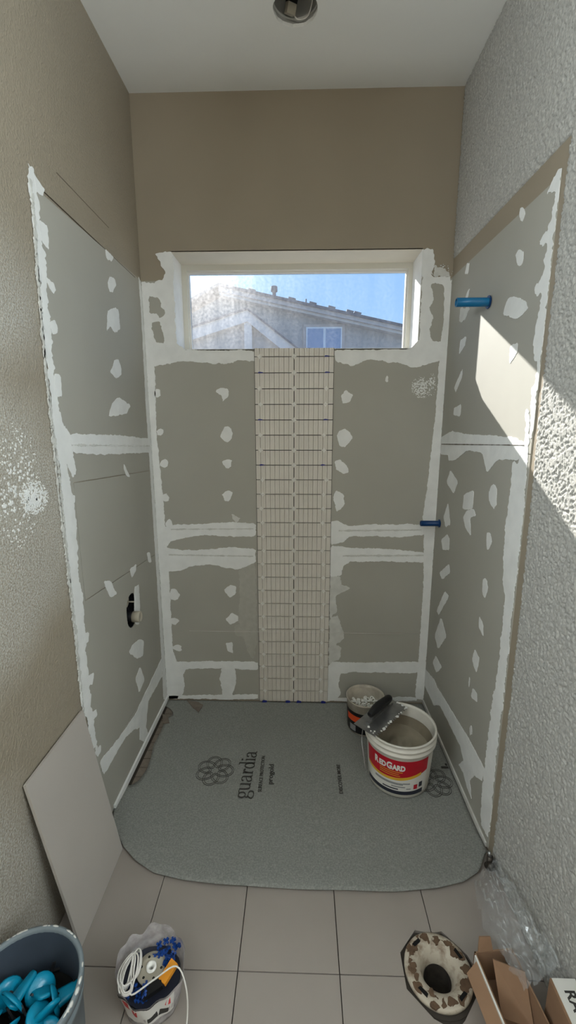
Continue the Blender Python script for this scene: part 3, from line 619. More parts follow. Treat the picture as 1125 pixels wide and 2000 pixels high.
def knot(cx, cy, R, name):
    V, Fc = [], []; n = 420
    base = []
    for i in range(n + 1):
        t_ = 2 * math.pi * 3 * i / n; q = 1 + .60 * math.cos(7 * t_ / 3); base.append((R * .62 * q * math.cos(t_), R * .62 * q * math.sin(t_)))
    for off in (-.0040, .0040):
        pts = []
        for i in range(n + 1):
            a, b_ = base[(i - 1) % n], base[(i + 1) % n]; d = Vector((b_[0] - a[0], b_[1] - a[1])).normalized(); pts.append((base[i][0] - d.y * off, base[i][1] + d.x * off))
        # gaps where the band dips under
        seg = []
        for i, p in enumerate(pts):
            t_ = 2 * math.pi * 3 * i / n
            if False:
                if len(seg) > 1: ribbon(seg, .0015, V, Fc, lambda x, y: (cx + x, cy + y, MATZ))
                seg = []
            else: seg.append(p)
        if len(seg) > 1: ribbon(seg, .0015, V, Fc, lambda x, y: (cx + x, cy + y, MATZ))
    solid(name, V, Fc, 'ink', mat_t)
knot(.392, -.550, .086, 'knot_emblem'); knot(1.405, -.590, .082, 'knot_emblem')

# ================================================================== RED LABEL BUCKET
BC = (1.250, -.552, .007); BH = .272
bk = thing('mortar_bucket', 'white plastic bucket with red label, half full of wet mortar', 'bucket', BC)
R_ = lambda z: .136 + (.150 - .136) * z / .22
prof = [(.002, 0), (.128, 0), (.136, .006)] + [(R_(z), z) for z in (.06, .12, .19, .215)] + [(.158, .217), (.159, .224), (.152, .226), (.1525, .240), (.160, .242), (.160, .248), (.1535, .250), (.154, .264), (.158, .266), (.158, .272), (.150, .272), (.1485, .262), (.145, .2), (.132, .012), (.002, .012)]
lathe('pail', prof, BC, 'white', bk, 64)
V, Fc = [], []; nr, na_ = 22, 60
for i in range(nr + 1):
    for j in range(na_):
        a = 2 * math.pi * j / na_; rr = .0006 + .1395 * i / nr; x, y = rr * math.cos(a), rr * math.sin(a)
        sw_ = noise.noise((x * 22 + 3, y * 22, 0)) * .014 + .006 * math.sin(60 * rr + 2.5 * a + 3 * noise.noise((x * 12, y * 12, 5)))
        V.append((BC[0] + x, BC[1] + y, BC[2] + .125 + .035 * (rr / .14) ** 2 * (.6 + .6 * math.sin(a)) + sw_ * (1 - (i / nr) ** 4)))
for i in range(nr):
    for j in range(na_): q = (j + 1) % na_; Fc.append((i * na_ + j, i * na_ + q, (i + 1) * na_ + q, (i + 1) * na_ + j))
mkobj('mortar_fill', V, Fc, 'mortar', bk, True, False)
lathe('mortar_skin', [(.1385, .13), (.1445, .215)], BC, 'mortar', bk, 48, wob=lambda a, z: -.004)
def wrap(s_, z, e): # arc length s to the right of the bucket's label centre
    ph = -.22 + s_ / .143; rr = R_(z) + e; return (BC[0] + rr * math.sin(ph), BC[1] - rr * math.cos(ph), BC[2] + z)
def band(name, s0, s1, lo, hi, m_, e, parent=bk):
    n = 40; V = []
    for i in range(n + 1):
        s_ = s0 + (s1 - s0) * i / n; t_ = i / n; a, b_ = lo(t_), hi(t_)
        for q in range(3): V.append(wrap(s_, a + (b_ - a) * q / 2, e))
    Fc = [(i * 3 + q, i * 3 + 3 + q, i * 3 + 4 + q, i * 3 + 1 + q) for i in range(n) for q in range(2)]
    return mkobj(name, V, Fc, m_, parent, True, False)
k_ = lambda v: (lambda t_: v)
labp = band('label', -.165, .135, k_(.022), k_(.198), 'lab', .0006)
band('red_panel', -.165, .135, lambda t_: .100 + .035 * (t_ - .45) ** 2 * 2 + .012 * t_, k_(.198), 'red', .0010, labp)
band('yellow_stripe', -.165, .10, lambda t_: .088 + .07 * (t_ - .45) ** 2 + .010 * t_, lambda t_: .101 + .07 * (t_ - .45) ** 2 + .012 * t_, 'yellow', .0014, labp)
band('navy_stripe', -.165, .118, lambda t_: .022, lambda t_: .040 + .02 * (t_ - .5) ** 2, 'navy', .0012, labp)
band('grey_panel', -.11, .02, k_(.072), lambda t_: .083, 'grey', .0012, labp)
for s0, s1, z0, z1, m_ in ((-.03, .03, .060, .066, 'grey'), (-.07, .0, .047, .053, 'navy'), (.035, .055, .052, .057, 'grey'), (.068, .086, .050, .074, 'red'), (.094, .112, .056, .082, 'navy'), (.02, .05, .078, .085, 'grey')):
    band('print_block', s0, s1, k_(z0), k_(z1), m_, .0016, labp)
def wraptext(txt, s0, z0, hh, width, m_, bold=.001):
    V, Fc = textmesh(txt, hh, bold); w_ = max(v[0] for v in V)
    mkobj('lettering', [wrap(s0 + v[0] * width / w_, z0 + v[1], .0022) for v in V], Fc, m_, labp, fix=False)
wraptext('R', -.112, .149, .046, .022, 'lab', .0022); wraptext('ED', -.088, .149, .036, .033, 'lab', .002); wraptext('G', -.053, .149, .046, .024, 'lab', .0022); wraptext('ARD', -.027, .149, .036, .052, 'lab', .002)
for z, w_ in ((.137, .10), (.127, .085), (.117, .09)): band('print_line', -.085, -.085 + w_, k_(z), k_(z + .003), 'yellow', .0014, labp)
# bail handle hanging at the left side
hx = lambda a: (BC[0] - .160 * math.cos(a), BC[1] - .160 * math.sin(a))
P_ = [(BC[0] - .166, BC[1] + .02, BC[2] + .235), (BC[0] - .176, BC[1] - .02, BC[2] + .20), (BC[0] - .172, BC[1] - .06, BC[2] + .15), (BC[0] - .165, BC[1] - .09, BC[2] + .10)]
tube('wire_handle', spline(P_, 6), .002, 'steel', bk)
# ================================================================== NOTCHED TROWEL
tro = thing('notched_trowel', 'steel notched trowel with black handle lying across the bucket rim', 'trowel', (1.177, -.508, .283))
ax = Vector((.655, .742, -.02)).normalized(); ay = Vector((-.746, .662, .06)).normalized(); az = ax.cross(ay); tO = Vector((1.172, -.506, .2815))
tw = lambda x, y, z: tuple(tO + ax * x + ay * y + az * z)
out = [(-.142, .058), (-.142, -.048)]
nn = 17
for i in range(nn):
    a = -.142 + .284 * i / nn; w_ = .284 / nn; out += [(a, -.058), (a + w_ * .5, -.058), (a + w_ * .5, -.049), (a + w_, -.049)]
out += [(.142, -.049), (.142, .058)]
tri = tessellate_polygon([[Vector((x, y, 0)) for x, y in out]]); n = len(out)
mkobj('blade', [tw(x, y, 0) for x, y in out] + [tw(x, y, .0016) for x, y in out], [tuple(t_) for t_ in tri] + [tuple(i + n for i in t_) for t_ in tri] + [(i, (i + 1) % n, (i + 1) % n + n, i + n) for i in range(n)], 'steel', tro)
V, Fc = boxv(-.10, .11, .006, .022, .0016, .012); mkobj('mounting_bar', [tw(*v) for v in V], Fc, 'steel', tro)
for x0, x1 in ((-.075, -.06), (.065, .08)):
    V, Fc = boxv(x0, x1, .006, .020, .012, .040); mkobj('shank', [tw(*v) for v in V], Fc, 'steel', tro)
hp = [tw(-.085, .014, .040), tw(-.06, .014, .046), tw(-.02, .014, .050), (tw(.03, .014, .048)), tw(.075, .014, .046), tw(.09, .014, .042)]
tube('handle', spline(hp, 5), [.013 + .008 * math.sin(math.pi * i / 25) for i in range(26)], 'black', tro, 12)
RT = random.Random(3)
for i in range(26):   # dried mortar crumbs on the notches and ends
    x, y = (RT.uniform(-.14, .14), -.054 + RT.uniform(-.004, .004)) if i < 17 else ((.138 + RT.uniform(-.006, .004), RT.uniform(-.05, .055)) if i < 22 else (-.13 + RT.uniform(-.01, .02), RT.uniform(-.05, .055)))
    c = Vector(tw(x, y, .003)); s_ = RT.uniform(.002, .005)
    V = [c + Vector((RT.uniform(.7, 1.3) * s_ * a, RT.uniform(.7, 1.3) * s_ * b_, RT.uniform(.6, 1.1) * s_ * d)) for a in (-1, 1) for b_ in (-1, 1) for d in (-.6, .6)]
    mkobj('mortar_crumb', V, [(0, 1, 3, 2), (4, 6, 7, 5), (0, 4, 5, 1), (2, 3, 7, 6), (0, 2, 6, 4), (1, 5, 7, 3)], 'mud', tro)
# ================================================================== TUB OF SPACERS
JC = (1.142, -.215, .0065)
jar = thing('spacer_tub', 'translucent plastic tub with orange and black label behind the white bucket', 'tub', JC)
lathe('tub_wall', [(.002, 0), (.086, 0), (.09, .004), (.098, .175), (.102, .177), (.102, .184), (.097, .184), (.094, .17), (.087, .006), (.002, .005)], JC, 'tub', jar, 48)
def jband(name, a0, a1, z0, z1, m_, e):
    n = 20; V = []
    for i in range(n + 1):
        a = math.radians(a0 + (a1 - a0) * i / n)
        for z in (z0, z1): rr = .09 + .008 * z / .175 + e; V.append((JC[0] + rr * math.sin(a), JC[1] - rr * math.cos(a), JC[2] + z))
    return mkobj(name, V, [(2 * i, 2 * i + 2, 2 * i + 3, 2 * i + 1) for i in range(n)], m_, jar, True, False)
jband('label', -100, 60, .012, .132, 'black', .0008); jband('label_band', -75, -20, .075, .112, 'redorange', .0014); jband('print_block', -62, -38, .02, .055, 'grey', .0014)
sp0 = None; RJ = random.Random(8)
def ringv(ro, ri, hh, n=10):
    V = []; Fc = []
    for z in (-hh, hh):
        for rr in (ro, ri): V += [(rr * math.cos(2 * math.pi * i / n), rr * math.sin(2 * math.pi * i / n), z) for i in range(n)]
    for i in range(n):
        j = (i + 1) % n; Fc += [(i, j, n + j, n + i), (2 * n + i, 3 * n + i, 3 * n + j, 2 * n + j), (i, 2 * n + i, 2 * n + j, j), (n + i, n + j, 3 * n + j, 3 * n + i)]
    return V, Fc
def top(o_, label, cat, group=None): return tag(o_, label, cat, group)
for i in range(60):
    a = RJ.uniform(0, 6.28); rr = .082 * math.sqrt(RJ.random()); lvl = .118 if i < 42 else .128
    if sp0 is None: sp0 = o_ = top(mkobj('tile_spacer', *ringv(.0095, .0055, .0028), 'spacer', None), 'small white plastic tile spacer heaped in the translucent tub', 'spacer', 'white spacers in the tub')
    else: o_ = sp0.copy(); COL.objects.link(o_)
    o_.location = (JC[0] + rr * math.cos(a), JC[1] + rr * math.sin(a), JC[2] + lvl + RJ.uniform(-.006, .006)); o_.rotation_euler = (RJ.uniform(-1, 1), RJ.uniform(-1, 1), RJ.uniform(0, 6))
lathe('spacer_heap', [(.0005, .112), (.05, .112), (.0945, .110)], JC, 'beige', jar, 24)
# ================================================================== LEANING PORCELAIN TILE
tp = [(.098, -.943, .001), (.098, -1.272, .001), (.0065, -1.290, .612), (.0065, -.956, .612)]
e1 = Vector(tp[1]) - Vector(tp[0]); e2 = Vector(tp[3]) - Vector(tp[0]); nrm = e1.cross(e2).normalized()
if nrm.x < 0: nrm = -nrm
V = [Vector(p) for p in tp] + [Vector(p) + nrm * .009 for p in tp]
lt = mkobj('porcelain_tile', V, [(0, 1, 2, 3), (4, 5, 6, 7), (0, 1, 5, 4), (1, 2, 6, 5), (2, 3, 7, 6), (3, 0, 4, 7)], 'tile2')
top(lt, 'large beige porcelain tile leaning against the left wall', 'tile')
# ================================================================== GREY BUCKET OF LEVELLING CAPS
GC = (.155, -1.595, 0)
gb = thing('grey_bucket', 'grey plastic bucket full of teal levelling caps by the left wall', 'bucket', (GC[0], GC[1], .001))
lathe('pail', [(.002, .001), (.108, .001), (.116, .006), (.124, .20), (.127, .30), (.131, .302), (.132, .318), (.128, .32), (.129, .335), (.135, .337), (.136, .360), (.129, .362), (.125, .355), (.121, .20), (.112, .012), (.002, .012)], GC, 'gbucket', gb, 64)
lathe('shaded_inner_wall', [(.1275, .357), (.1245, .35), (.1195, .20), (.1185, .15)], GC, 'gbucket_shade', gb, 48)  # liner that paints the pail's inner shade in a darker copy of its plastic
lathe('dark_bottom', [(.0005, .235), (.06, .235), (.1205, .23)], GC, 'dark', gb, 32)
RG = random.Random(21)
for i in range(26):   # dried mortar on the rim
    a = RG.uniform(-.5, 2.8); c = Vector((GC[0] + .1325 * math.cos(a), GC[1] + .1325 * math.sin(a), .3605)); s_ = RG.uniform(.0018, .0048); n = 7
    tx, ty = -math.sin(a), math.cos(a); L_ = RG.uniform(1, 2.6)
    V = []
    for k, (q, zz) in enumerate(((1, -1.2), (.9, .25), (.35, .6))):
        for j in range(n):
            t_ = 6.283 * j / n; u_ = s_ * q * L_ * math.cos(t_) * RG.uniform(.75, 1.2); v_ = s_ * q * math.sin(t_) * RG.uniform(.75, 1.2)
            V.append(c + Vector((tx * u_ + ty * v_, ty * u_ - tx * v_, zz * s_ * .6)))
    mkobj('mortar_crumb', V, [(k * n + j, k * n + (j + 1) % n, (k + 1) * n + (j + 1) % n, (k + 1) * n + j) for k in range(2) for j in range(n)] + [tuple(2 * n + j for j in range(n)), tuple(range(n))], 'mud2', gb, True)
capm = None
def cap_mesh():
    V, Fc = [], []; n = 22
    prof = [(.0004, .008), (.014, .0075), (.026, .005), (.033, .0005), (.034, -.004), (.031, -.004), (.024, .0), (.0004, .003)]; k = len(prof)
    for i in range(n):
        a = 2 * math.pi * i / n; V += [(r_ * math.cos(a), r_ * math.sin(a), z) for r_, z in prof]
    for i in range(n):
        j = (i + 1) % n; Fc += [(i * k + q, j * k + q, j * k + q + 1, i * k + q + 1) for q in range(k - 1)]
    o0 = len(V)    # tapered finger grip
    for hw, ht, z in ((.021, .008, .004), (.017, .0065, .03), (.0135, .005, .052), (.009, .0035, .057)):
        V += [(x, y, z) for x, y in ((-hw, -ht * .6), (-hw * .6, -ht), (hw * .6, -ht), (hw, -ht * .6), (hw, ht * .6), (hw * .6, ht), (-hw * .6, ht), (-hw, ht * .6))]
    for q in range(3):
        for i in range(8): Fc.append((o0 + q * 8 + i, o0 + q * 8 + (i + 1) % 8, o0 + q * 8 + 8 + (i + 1) % 8, o0 + q * 8 + 8 + i))
    Fc.append(tuple(o0 + 24 + i for i in range(8)))
    return V, Fc
caps = [(.02, .055, .258, .9, .3, .6), (.078, .03, .262, 1.5, .2, 2.2), (.062, -.012, .27, .5, .55, 1), (-.035, .02, .27, 1.3, .5, 2.6), (-.07, .045, .255, 1.0, .9, .4), (-.02, -.045, .275, 2.2, .2, .9),
        (-.075, -.03, .262, .8, .5, 4), (.0, -.09, .262, 1.6, .3, 3), (-.05, -.085, .26, 1.9, .7, 1.6), (.09, -.035, .25, .3, .9, 5)]
for i, (dx, dy, z, rx, ry, rz) in enumerate(caps):
    if capm is None: capm = o_ = top(mkobj('tile_leveller', *cap_mesh(), 'teal', None, True), 'teal plastic tile levelling cap heaped in the grey bucket', 'levelling cap', 'teal caps in the grey bucket')
    else: o_ = capm.copy(); COL.objects.link(o_)
    o_.location = (GC[0] + dx * .83, GC[1] + dy * .83, z + .03); o_.rotation_euler = (rx, ry, rz)
clipm = None
for i in range(22):
    a = RG.uniform(0, 6.28); rr = .10 * math.sqrt(RG.random())
    if clipm is None:
        V, Fc = boxv(-.018, .018, -.003, .003, -.004, .004); k = len(V); V2, F2 = boxv(-.004, .004, -.002, .002, .0, .03); V += V2; Fc += [tuple(q + k for q in f_) for f_ in F2]
        clipm = o_ = top(mkobj('tile_clip', V, Fc, 'black'), 'black plastic levelling clip among teal caps in the grey bucket', 'clip', 'black clips in the grey bucket')
    else: o_ = clipm.copy(); COL.objects.link(o_)
    o_.location = (GC[0] + rr * math.cos(a), GC[1] + rr * math.sin(a), .262 + RG.uniform(0, .03)); o_.rotation_euler = (RG.uniform(-1, 1), RG.uniform(-1, 1), RG.uniform(0, 6))
# ================================================================== PLASTIC BAG WITH CORD
PC = (.372, -1.385)
bag = thing('plastic_bag', 'milky printed plastic bag standing open on the floor tiles, holding cord and spacers', 'bag', (PC[0], PC[1], .001))
def bagr(a, t_):
    rx = .076 + .019 * t_; ry = .070 + .017 * t_; rr = 1 / math.sqrt((math.cos(a) / rx) ** 2 + (math.sin(a) / ry) ** 2)
    return rr * (1 + .06 * noise.noise((math.cos(a) * 3, math.sin(a) * 3, t_ * 3)) + .02 * math.sin(9 * a + 4 * t_))
V, Fc = [], []; n, kz = 64, 10
for j in range(kz + 1):
    t_ = j / kz
    for i in range(n):
        a = 2 * math.pi * i / n; rr = bagr(a, t_); hh = .122 + .016 * math.sin(a - .3) + .010 * math.sin(5 * a) + .006 * math.sin(11 * a)
        V.append((PC[0] + rr * math.cos(a), PC[1] + rr * math.sin(a), .003 + hh * t_))
V.append((PC[0], PC[1], .002)); c_ = len(V) - 1
for j in range(kz):
    for i in range(n): q = (i + 1) % n; Fc.append((j * n + i, j * n + q, (j + 1) * n + q, (j + 1) * n + i))
for i in range(n): Fc.append((c_, (i + 1) % n, i))
mkobj('bag_film', V, Fc, 'bag', bag, True)
def bagband(name, a0, a1, t0, t1, m_):
    nn = 16; V = []
    for i in range(nn + 1):
        a = math.radians(a0 + (a1 - a0) * i / nn); hh = .122 + .016 * math.sin(a - .3) + .010 * math.sin(5 * a) + .006 * math.sin(11 * a)
        for t_ in (t0, (t0 + t1) / 2, t1): rr = bagr(a, t_) + .0012; V.append((PC[0] + rr * math.cos(a), PC[1] + rr * math.sin(a), .003 + hh * t_))
    return mkobj(name, V, [(i * 3 + q, i * 3 + 3 + q, i * 3 + 4 + q, i * 3 + 1 + q) for i in range(nn) for q in range(2)], m_, bag, True, False)
bagband('red_print', 235, 262, .62, .86, 'purple'); bagband('red_print', 275, 322, .68, .88, 'purple'); bagband('black_print', 222, 300, .9, .96, 'ink'); bagband('black_print', 280, 318, .40, .58, 'ink'); bagband('white_print', 225, 330, .3, .92, 'lab').location = (0, 0, 0)
slab('bag_filling', [(PC[0] + bagr(a, .6) * .93 * math.cos(a), PC[1] + bagr(a, .6) * .93 * math.sin(a)) for a in [2 * math.pi * i / 32 for i in range(32)]], .072, .080, 'F', 'navy', bag)
# cord: a looped hank
RC = random.Random(4); pts = []
hk = Vector((.318, -1.408, .122))
for i in range(9):
    w_ = RC.uniform(.010, .022); h_ = RC.uniform(.036, .055); ox = RC.uniform(-.012, .014)
    for a in range(0, 360, 45): t_ = math.radians(a); pts.append(hk + Vector((ox + w_ * math.cos(t_), h_ * math.sin(t_), .006 * math.sin(2 * t_) + .002 * i)))
pts += [Vector(p) for p in ((.345, -1.456, .125), (.40, -1.425, .135), (.452, -1.403, .146), (.482, -1.423, .10), (.486, -1.444, .02), (.484, -1.50, .005), (.48, -1.56, .004))]
top(tube('cord_hank', spline(pts, 5), .0022, 'cord', None, 6), 'looped white cord spilling over the rim of the plastic bag', 'cord')
spool = thing('line_spool', 'round beige plastic spool lying in the plastic bag', 'spool', (PC[0] + .012, PC[1] + .022, .10))
sc = (.374, -1.386, .106)
lathe('spool_flange', [(.014, 0), (.040, 0), (.041, .003), (.040, .006), (.014, .006), (.013, .003)], sc, 'beige', spool, 36, closed=True)
lathe('hub', [(.006, -.02), (.014, -.02), (.014, .012), (.009, .012), (.006, .0)], sc, 'spacer', spool, 24, closed=True)
for i in range(6):
    a = i * 1.047; lathe('flange_hole', [(.0005, .0066), (.0035, .0066)], (sc[0] + .028 * math.cos(a), sc[1] + .028 * math.sin(a), sc[2]), 'dark', spool, 10)
bs = None; RB = random.Random(6)
for i in range(34):
    if bs is None:
        V, Fc = [], []
        for a_ in (boxv(-.009, .009, -.0028, .0028, -.003, .003), boxv(-.0028, .0028, -.009, .009, -.003, .003)): k = len(V); V += a_[0]; Fc += [tuple(q + k for q in f_) for f_ in a_[1]]
        bs = o_ = top(mkobj('cross_spacer', V, Fc, 'spblue'), 'small blue cross spacer piled in the plastic bag', 'spacer', 'blue spacers in the plastic bag')
    else: o_ = bs.copy(); COL.objects.link(o_)
    if i < 22: x, y = .405 + RB.uniform(-.032, .034), -1.348 + RB.uniform(-.034, .03)
    else: x, y = .348 + RB.uniform(-.03, .03), -1.437 + RB.uniform(-.012, .012)
    o_.location = (x, y, .094 + RB.uniform(0, .022)); o_.rotation_euler = (RB.uniform(-.8, .8), RB.uniform(-.8, .8), RB.uniform(0, 6))
kn = thing('utility_knife', 'orange and black handled tool stuck in the plastic bag', 'knife', (PC[0] + .03, PC[1] - .04, .1))
q0, q1, q2 = Vector((.440, -1.380, .126)), Vector((.415, -1.421, .114)), Vector((.368, -1.447, .106))
def bar(name, a, b_, w_, t_, m_, parent):
    d = (b_ - a).normalized(); s_ = d.cross(Vector((0, 0, 1))).normalized() * w_ / 2; u_ = s_.cross(d).normalized() * t_ / 2
    V = [p + s_ * i + u_ * j for p in (a, b_) for i in (-1, 1) for j in (-1, 1)]
    return mkobj(name, V, [(0, 1, 3, 2), (4, 6, 7, 5), (0, 4, 5, 1), (2, 3, 7, 6), (0, 2, 6, 4), (1, 5, 7, 3)], m_, parent)
bar('body', q0, q1, .024, .012, 'orange', kn); bar('grip', q1, q2, .022, .013, 'black', kn)
# ================================================================== TOILET FLANGE
fl = thing('toilet_flange', 'white closet flange smeared with brown wax set in the floor tiles', 'pipe flange', (FC[0], FC[1], .001))
lathe('flange_ring', [(.096, -.008), (.099, -.001), (.099, .009), (.094, .012), (.080, .012), (.066, .011), (.063, .008), (.059, .007), (.056, .003), (.052, .000), (.046, -.016), (.041, -.03), (.039, -.10), (.046, -.10), (.056, -.03)], (FC[0], FC[1], 0), 'pvc', fl, 48, closed=True)
lathe('waste_pipe', [(.0395, -.03), (.038, -.15), (.0005, -.152)], (FC[0], FC[1], 0), 'iron', fl, 36)
RW = random.Random(12)
for i in range(34):
    a = i * .185 + RW.uniform(-.12, .12); da = RW.uniform(.06, .20); r0 = RW.uniform(.064, .084); r1 = min(.098, r0 + RW.uniform(.008, .022))
    pl = [(FC[0] + q * math.cos(t_), FC[1] + q * math.sin(t_)) for q, t_ in ((r0, a - da * .6), (r1, a - da), (r1 + .001, a), (r1 - .003, a + da), (r0 + .006, a + da * .7), (r0 - .002, a))]
    slab('wax_smear', ragged(pl, .005, .005), .008, .0128 + .0001 * (i % 9), 'F', 'wax', fl)
for i, a in enumerate((-.9, .5, 2.2, 3.9)):
    pl = [(FC[0] + q * math.cos(t_), FC[1] + q * math.sin(t_)) for q, t_ in ((.078, a - .16), (.088, a - .17), (.088, a + .17), (.078, a + .16))]
    slab('bolt_slot', pl, .010, .0142, 'F', 'dark', fl)
lathe('pipe_bed', [(.0605, -.02), (.11, -.0085)], (FC[0], FC[1], 0), 'iron', fl, 24)
# ================================================================== CARTONS AND FILM
def rotp(c, a): ca, sa = math.cos(a), math.sin(a); return lambda x, y, z: (c[0] + x * ca - y * sa, c[1] + x * sa + y * ca, z)
cb = thing('cardboard_box', 'open brown cardboard box with folded flaps beside the toilet flange', 'box', (1.375, -1.50, .001))
X = rotp((1.300, -1.325), math.radians(6))
def pbox(name, a, m_, par, xf): V, Fc = boxv(*a); return mkobj(name, [xf(*v) for v in V], Fc, m_, par)
BW, BD, BHh = .115, .27, .115
pbox('bottom', (0, BW, -BD, 0, .002, .006), 'card', cb, X); pbox('side', (0, .004, -BD, 0, .002, BHh), 'card', cb, X); pbox('side', (BW - .004, BW, -BD, 0, .002, BHh), 'card', cb, X)
pbox('end', (0, BW, -.004, 0, .002, BHh), 'card', cb, X); pbox('end', (0, BW, -BD, -BD + .004, .002, BHh), 'card', cb, X)
def sheet(name, P, t_, m_, par):
    P = [Vector(p) for p in P]; n_ = (P[1] - P[0]).cross(P[-1] - P[0]).normalized() * t_; k = len(P); V = P + [p + n_ for p in P]
    return mkobj(name, V, [tuple(range(k)), tuple(range(k, 2 * k))] + [(i, (i + 1) % k, (i + 1) % k + k, i + k) for i in range(k)], m_, par)
sheet('flap', [X(0, -.02, BHh), X(0, -BD, BHh), X(-.035, -BD, .085), X(-.035, -.03, .085)], .004, 'card', cb)
sheet('flap', [X(.01, 0, BHh), X(.055, 0, BHh), X(.05, .012, BHh + .035), X(.018, .014, BHh + .035)], .004, 'card', cb)
sheet('inner_flap', [X(.035, -.035, .135), X(.108, -.07, .135), X(.108, -.13, .03), X(.035, -.10, .03)], .004, 'card', cb)
pbox('white_edge', (-.004, .0, -BD, -.01, BHh - .03, BHh + .002), 'lab', cb, X)
lb = thing('labelled_carton', 'slim brown carton with white printed top against the right wall', 'box', (1.478, -1.60, .001))
box('carton', 1.447, 1.513, -1.83, -1.432, .002, .195, 'card', lb, .002)
box('white_top', 1.452, 1.512, -1.82, -1.434, .1945, .1965, 'lab', lb)
V, Fc = textmesh('RAGI', .036, .0010, 1.05)
mkobj('lettering', [(1.470 + v[1] * 1.0, -1.458 - v[0] * .95, .1971) for v in V], Fc, 'ink', lb, fix=False)
fm = thing('plastic_film', 'crumpled clear plastic film heaped against the right wall beside the box', 'plastic film', (1.46, -1.2, .02))
nu, nv = 46, 30; V, Fc = [], []
A_, B_, C_, D_ = Vector((1.415, -1.04, .008)), Vector((1.508, -.995, .05)), Vector((1.5, -1.395, .175)), Vector((1.385, -1.435, .150))
for j in range(nv + 1):
    for i in range(nu + 1):
        uu, vv = i / nu, j / nv
        p = (A_ * (1 - vv) + B_ * vv) * (1 - uu) + (D_ * (1 - vv) + C_ * vv) * uu
        bul = math.sin(math.pi * vv) * math.sin(math.pi * min(1, uu * 1.15)) * .075
        nz = noise.noise((uu * 5, vv * 4, 2)) * .022 + noise.noise((uu * 12, vv * 16, 4)) * .012 + abs(noise.noise((uu * 7, vv * 22, 7))) * .018 + abs(noise.noise((uu * 20, vv * 9, 3))) * .012
        x = p.x - bul * .35 - (.03 * math.sin(math.pi * uu) * (1 - vv)); V.append((min(x + nz * .3, 1.512), p.y + nz * .4, max(.004, p.z + bul + nz * (1 if 0 < uu < 1 else .3))))
for j in range(nv):
    for i in range(nu): a = j * (nu + 1) + i; Fc.append((a, a + 1, a + nu + 2, a + nu + 1))
mkobj('film_sheet', V, Fc, 'film', fm, False, False)
# ================================================================== STOP VALVE, PIPE STUBS, SHOWER VALVE
sv = thing('stop_valve', 'small metal stop valve low on the right wall at the corner of the mat', 'valve', (1.50, -.985, .03))
tube('stub', [(1.519, -.985, .035), (1.488, -.985, .035)], .008, 'steel', sv, 12); lathe('escutcheon', [(.0, .0), (.02, .001)], (1.495, -.985, .012), 'iron', sv, 16)
tube('body', [(1.492, -.985, .012), (1.492, -.985, .058)], .011, 'iron', sv, 12); tube('outlet', [(1.492, -.985, .055), (1.490, -.978, .072)], .006, 'steel', sv, 10); tube('knob', [(1.488, -.997, .036), (1.486, -1.014, .036)], .013, 'iron', sv, 12)
def stub(name, y, z, L_, rr, m_, label):
    t_ = thing(name, label, 'pipe', (W - .003, y, z))
    prof = [(rr, 0), (rr, L_), (rr * .82, L_), (rr * .80, .01)]; n = 24; V, Fc = [], []
    for i in range(n):
        a = 2 * math.pi * i / n; V += [(W - .003 - h_, y + r__ * math.cos(a), z + r__ * math.sin(a)) for r__, h_ in prof]
    for i in range(n):
        j = (i + 1) % n
        for q in range(3): Fc.append((i * 4 + q, j * 4 + q, j * 4 + q + 1, i * 4 + q + 1))
    mkobj('pipe_stub', V, Fc, m_, t_, True)
    V, Fc = ringv(rr * 1.45, rr * .9, .002, 24); mkobj('collar', [(W - .008 - v[2], y + v[0], z + v[1]) for v in V], Fc, 'bluedark', t_)
    V, Fc = ringv(rr * .9, .0005, .001, 24); mkobj('plug', [(W - .02 - v[2], y + v[0], z + v[1]) for v in V], Fc, 'dark', t_)
stub('water_pipe_stub', -.485, 2.074, .128, .0165, 'bluepipe', 'teal blue pipe stub sticking out of the right wall above the sunlit patch')
stub('water_pipe_stub', -.078, 1.102, .100, .0145, 'bluedark', 'dark blue pipe stub crossing the white corner tape at mid height')
va = thing('shower_valve', 'rough-in shower valve with two round caps in an oblong hole in the left wall', 'valve', (-.04, VC[0], VC[1]))
def xcyl(name, y, z, x0, x1, rr, m_, par, rings=()):
    n = 24; prof = [(0.0004, x0), (rr, x0)] + [(rr, x1 - .003), (rr - .002, x1), (rr * .78, x1), (rr * .74, x1 - .003), (.0004, x1 - .003)]; V, Fc = [], []; k = len(prof)
    for i in range(n):
        a = 2 * math.pi * i / n; V += [(h_, y + r__ * math.cos(a), z + r__ * math.sin(a)) for r__, h_ in prof]
    for i in range(n):
        j = (i + 1) % n
        for q in range(k - 1): Fc.append((i * k + q, j * k + q, j * k + q + 1, i * k + q + 1))
    return mkobj(name, V, Fc, m_, par, True)
slab('hole_shade_sleeve', stadium(VC, .0655, .0855), -.094, -.0004, 'L', 'black', va, [stadium(VC, .0612, .0812)])  # black sleeve added so the lit sides of the hole look shaded
xcyl('valve_body', VC[0], VC[1] - .03, -.094, -.03, .05, 'black', va)
xcyl('round_cap', VC[0] + .002, VC[1] + .042, -.06, -.02, .030, 'beige', va); xcyl('neck', VC[0] - .008, VC[1] - .028, -.05, .018, .024, 'black', va); xcyl('round_cap', VC[0] - .008, VC[1] - .028, .010, .046, .026, 'beige', va)
tube('stem', [(-.02, VC[0] + .002, VC[1] + .042), (.014, VC[0] + .002, VC[1] + .042)], .0035, 'beige', va, 8)
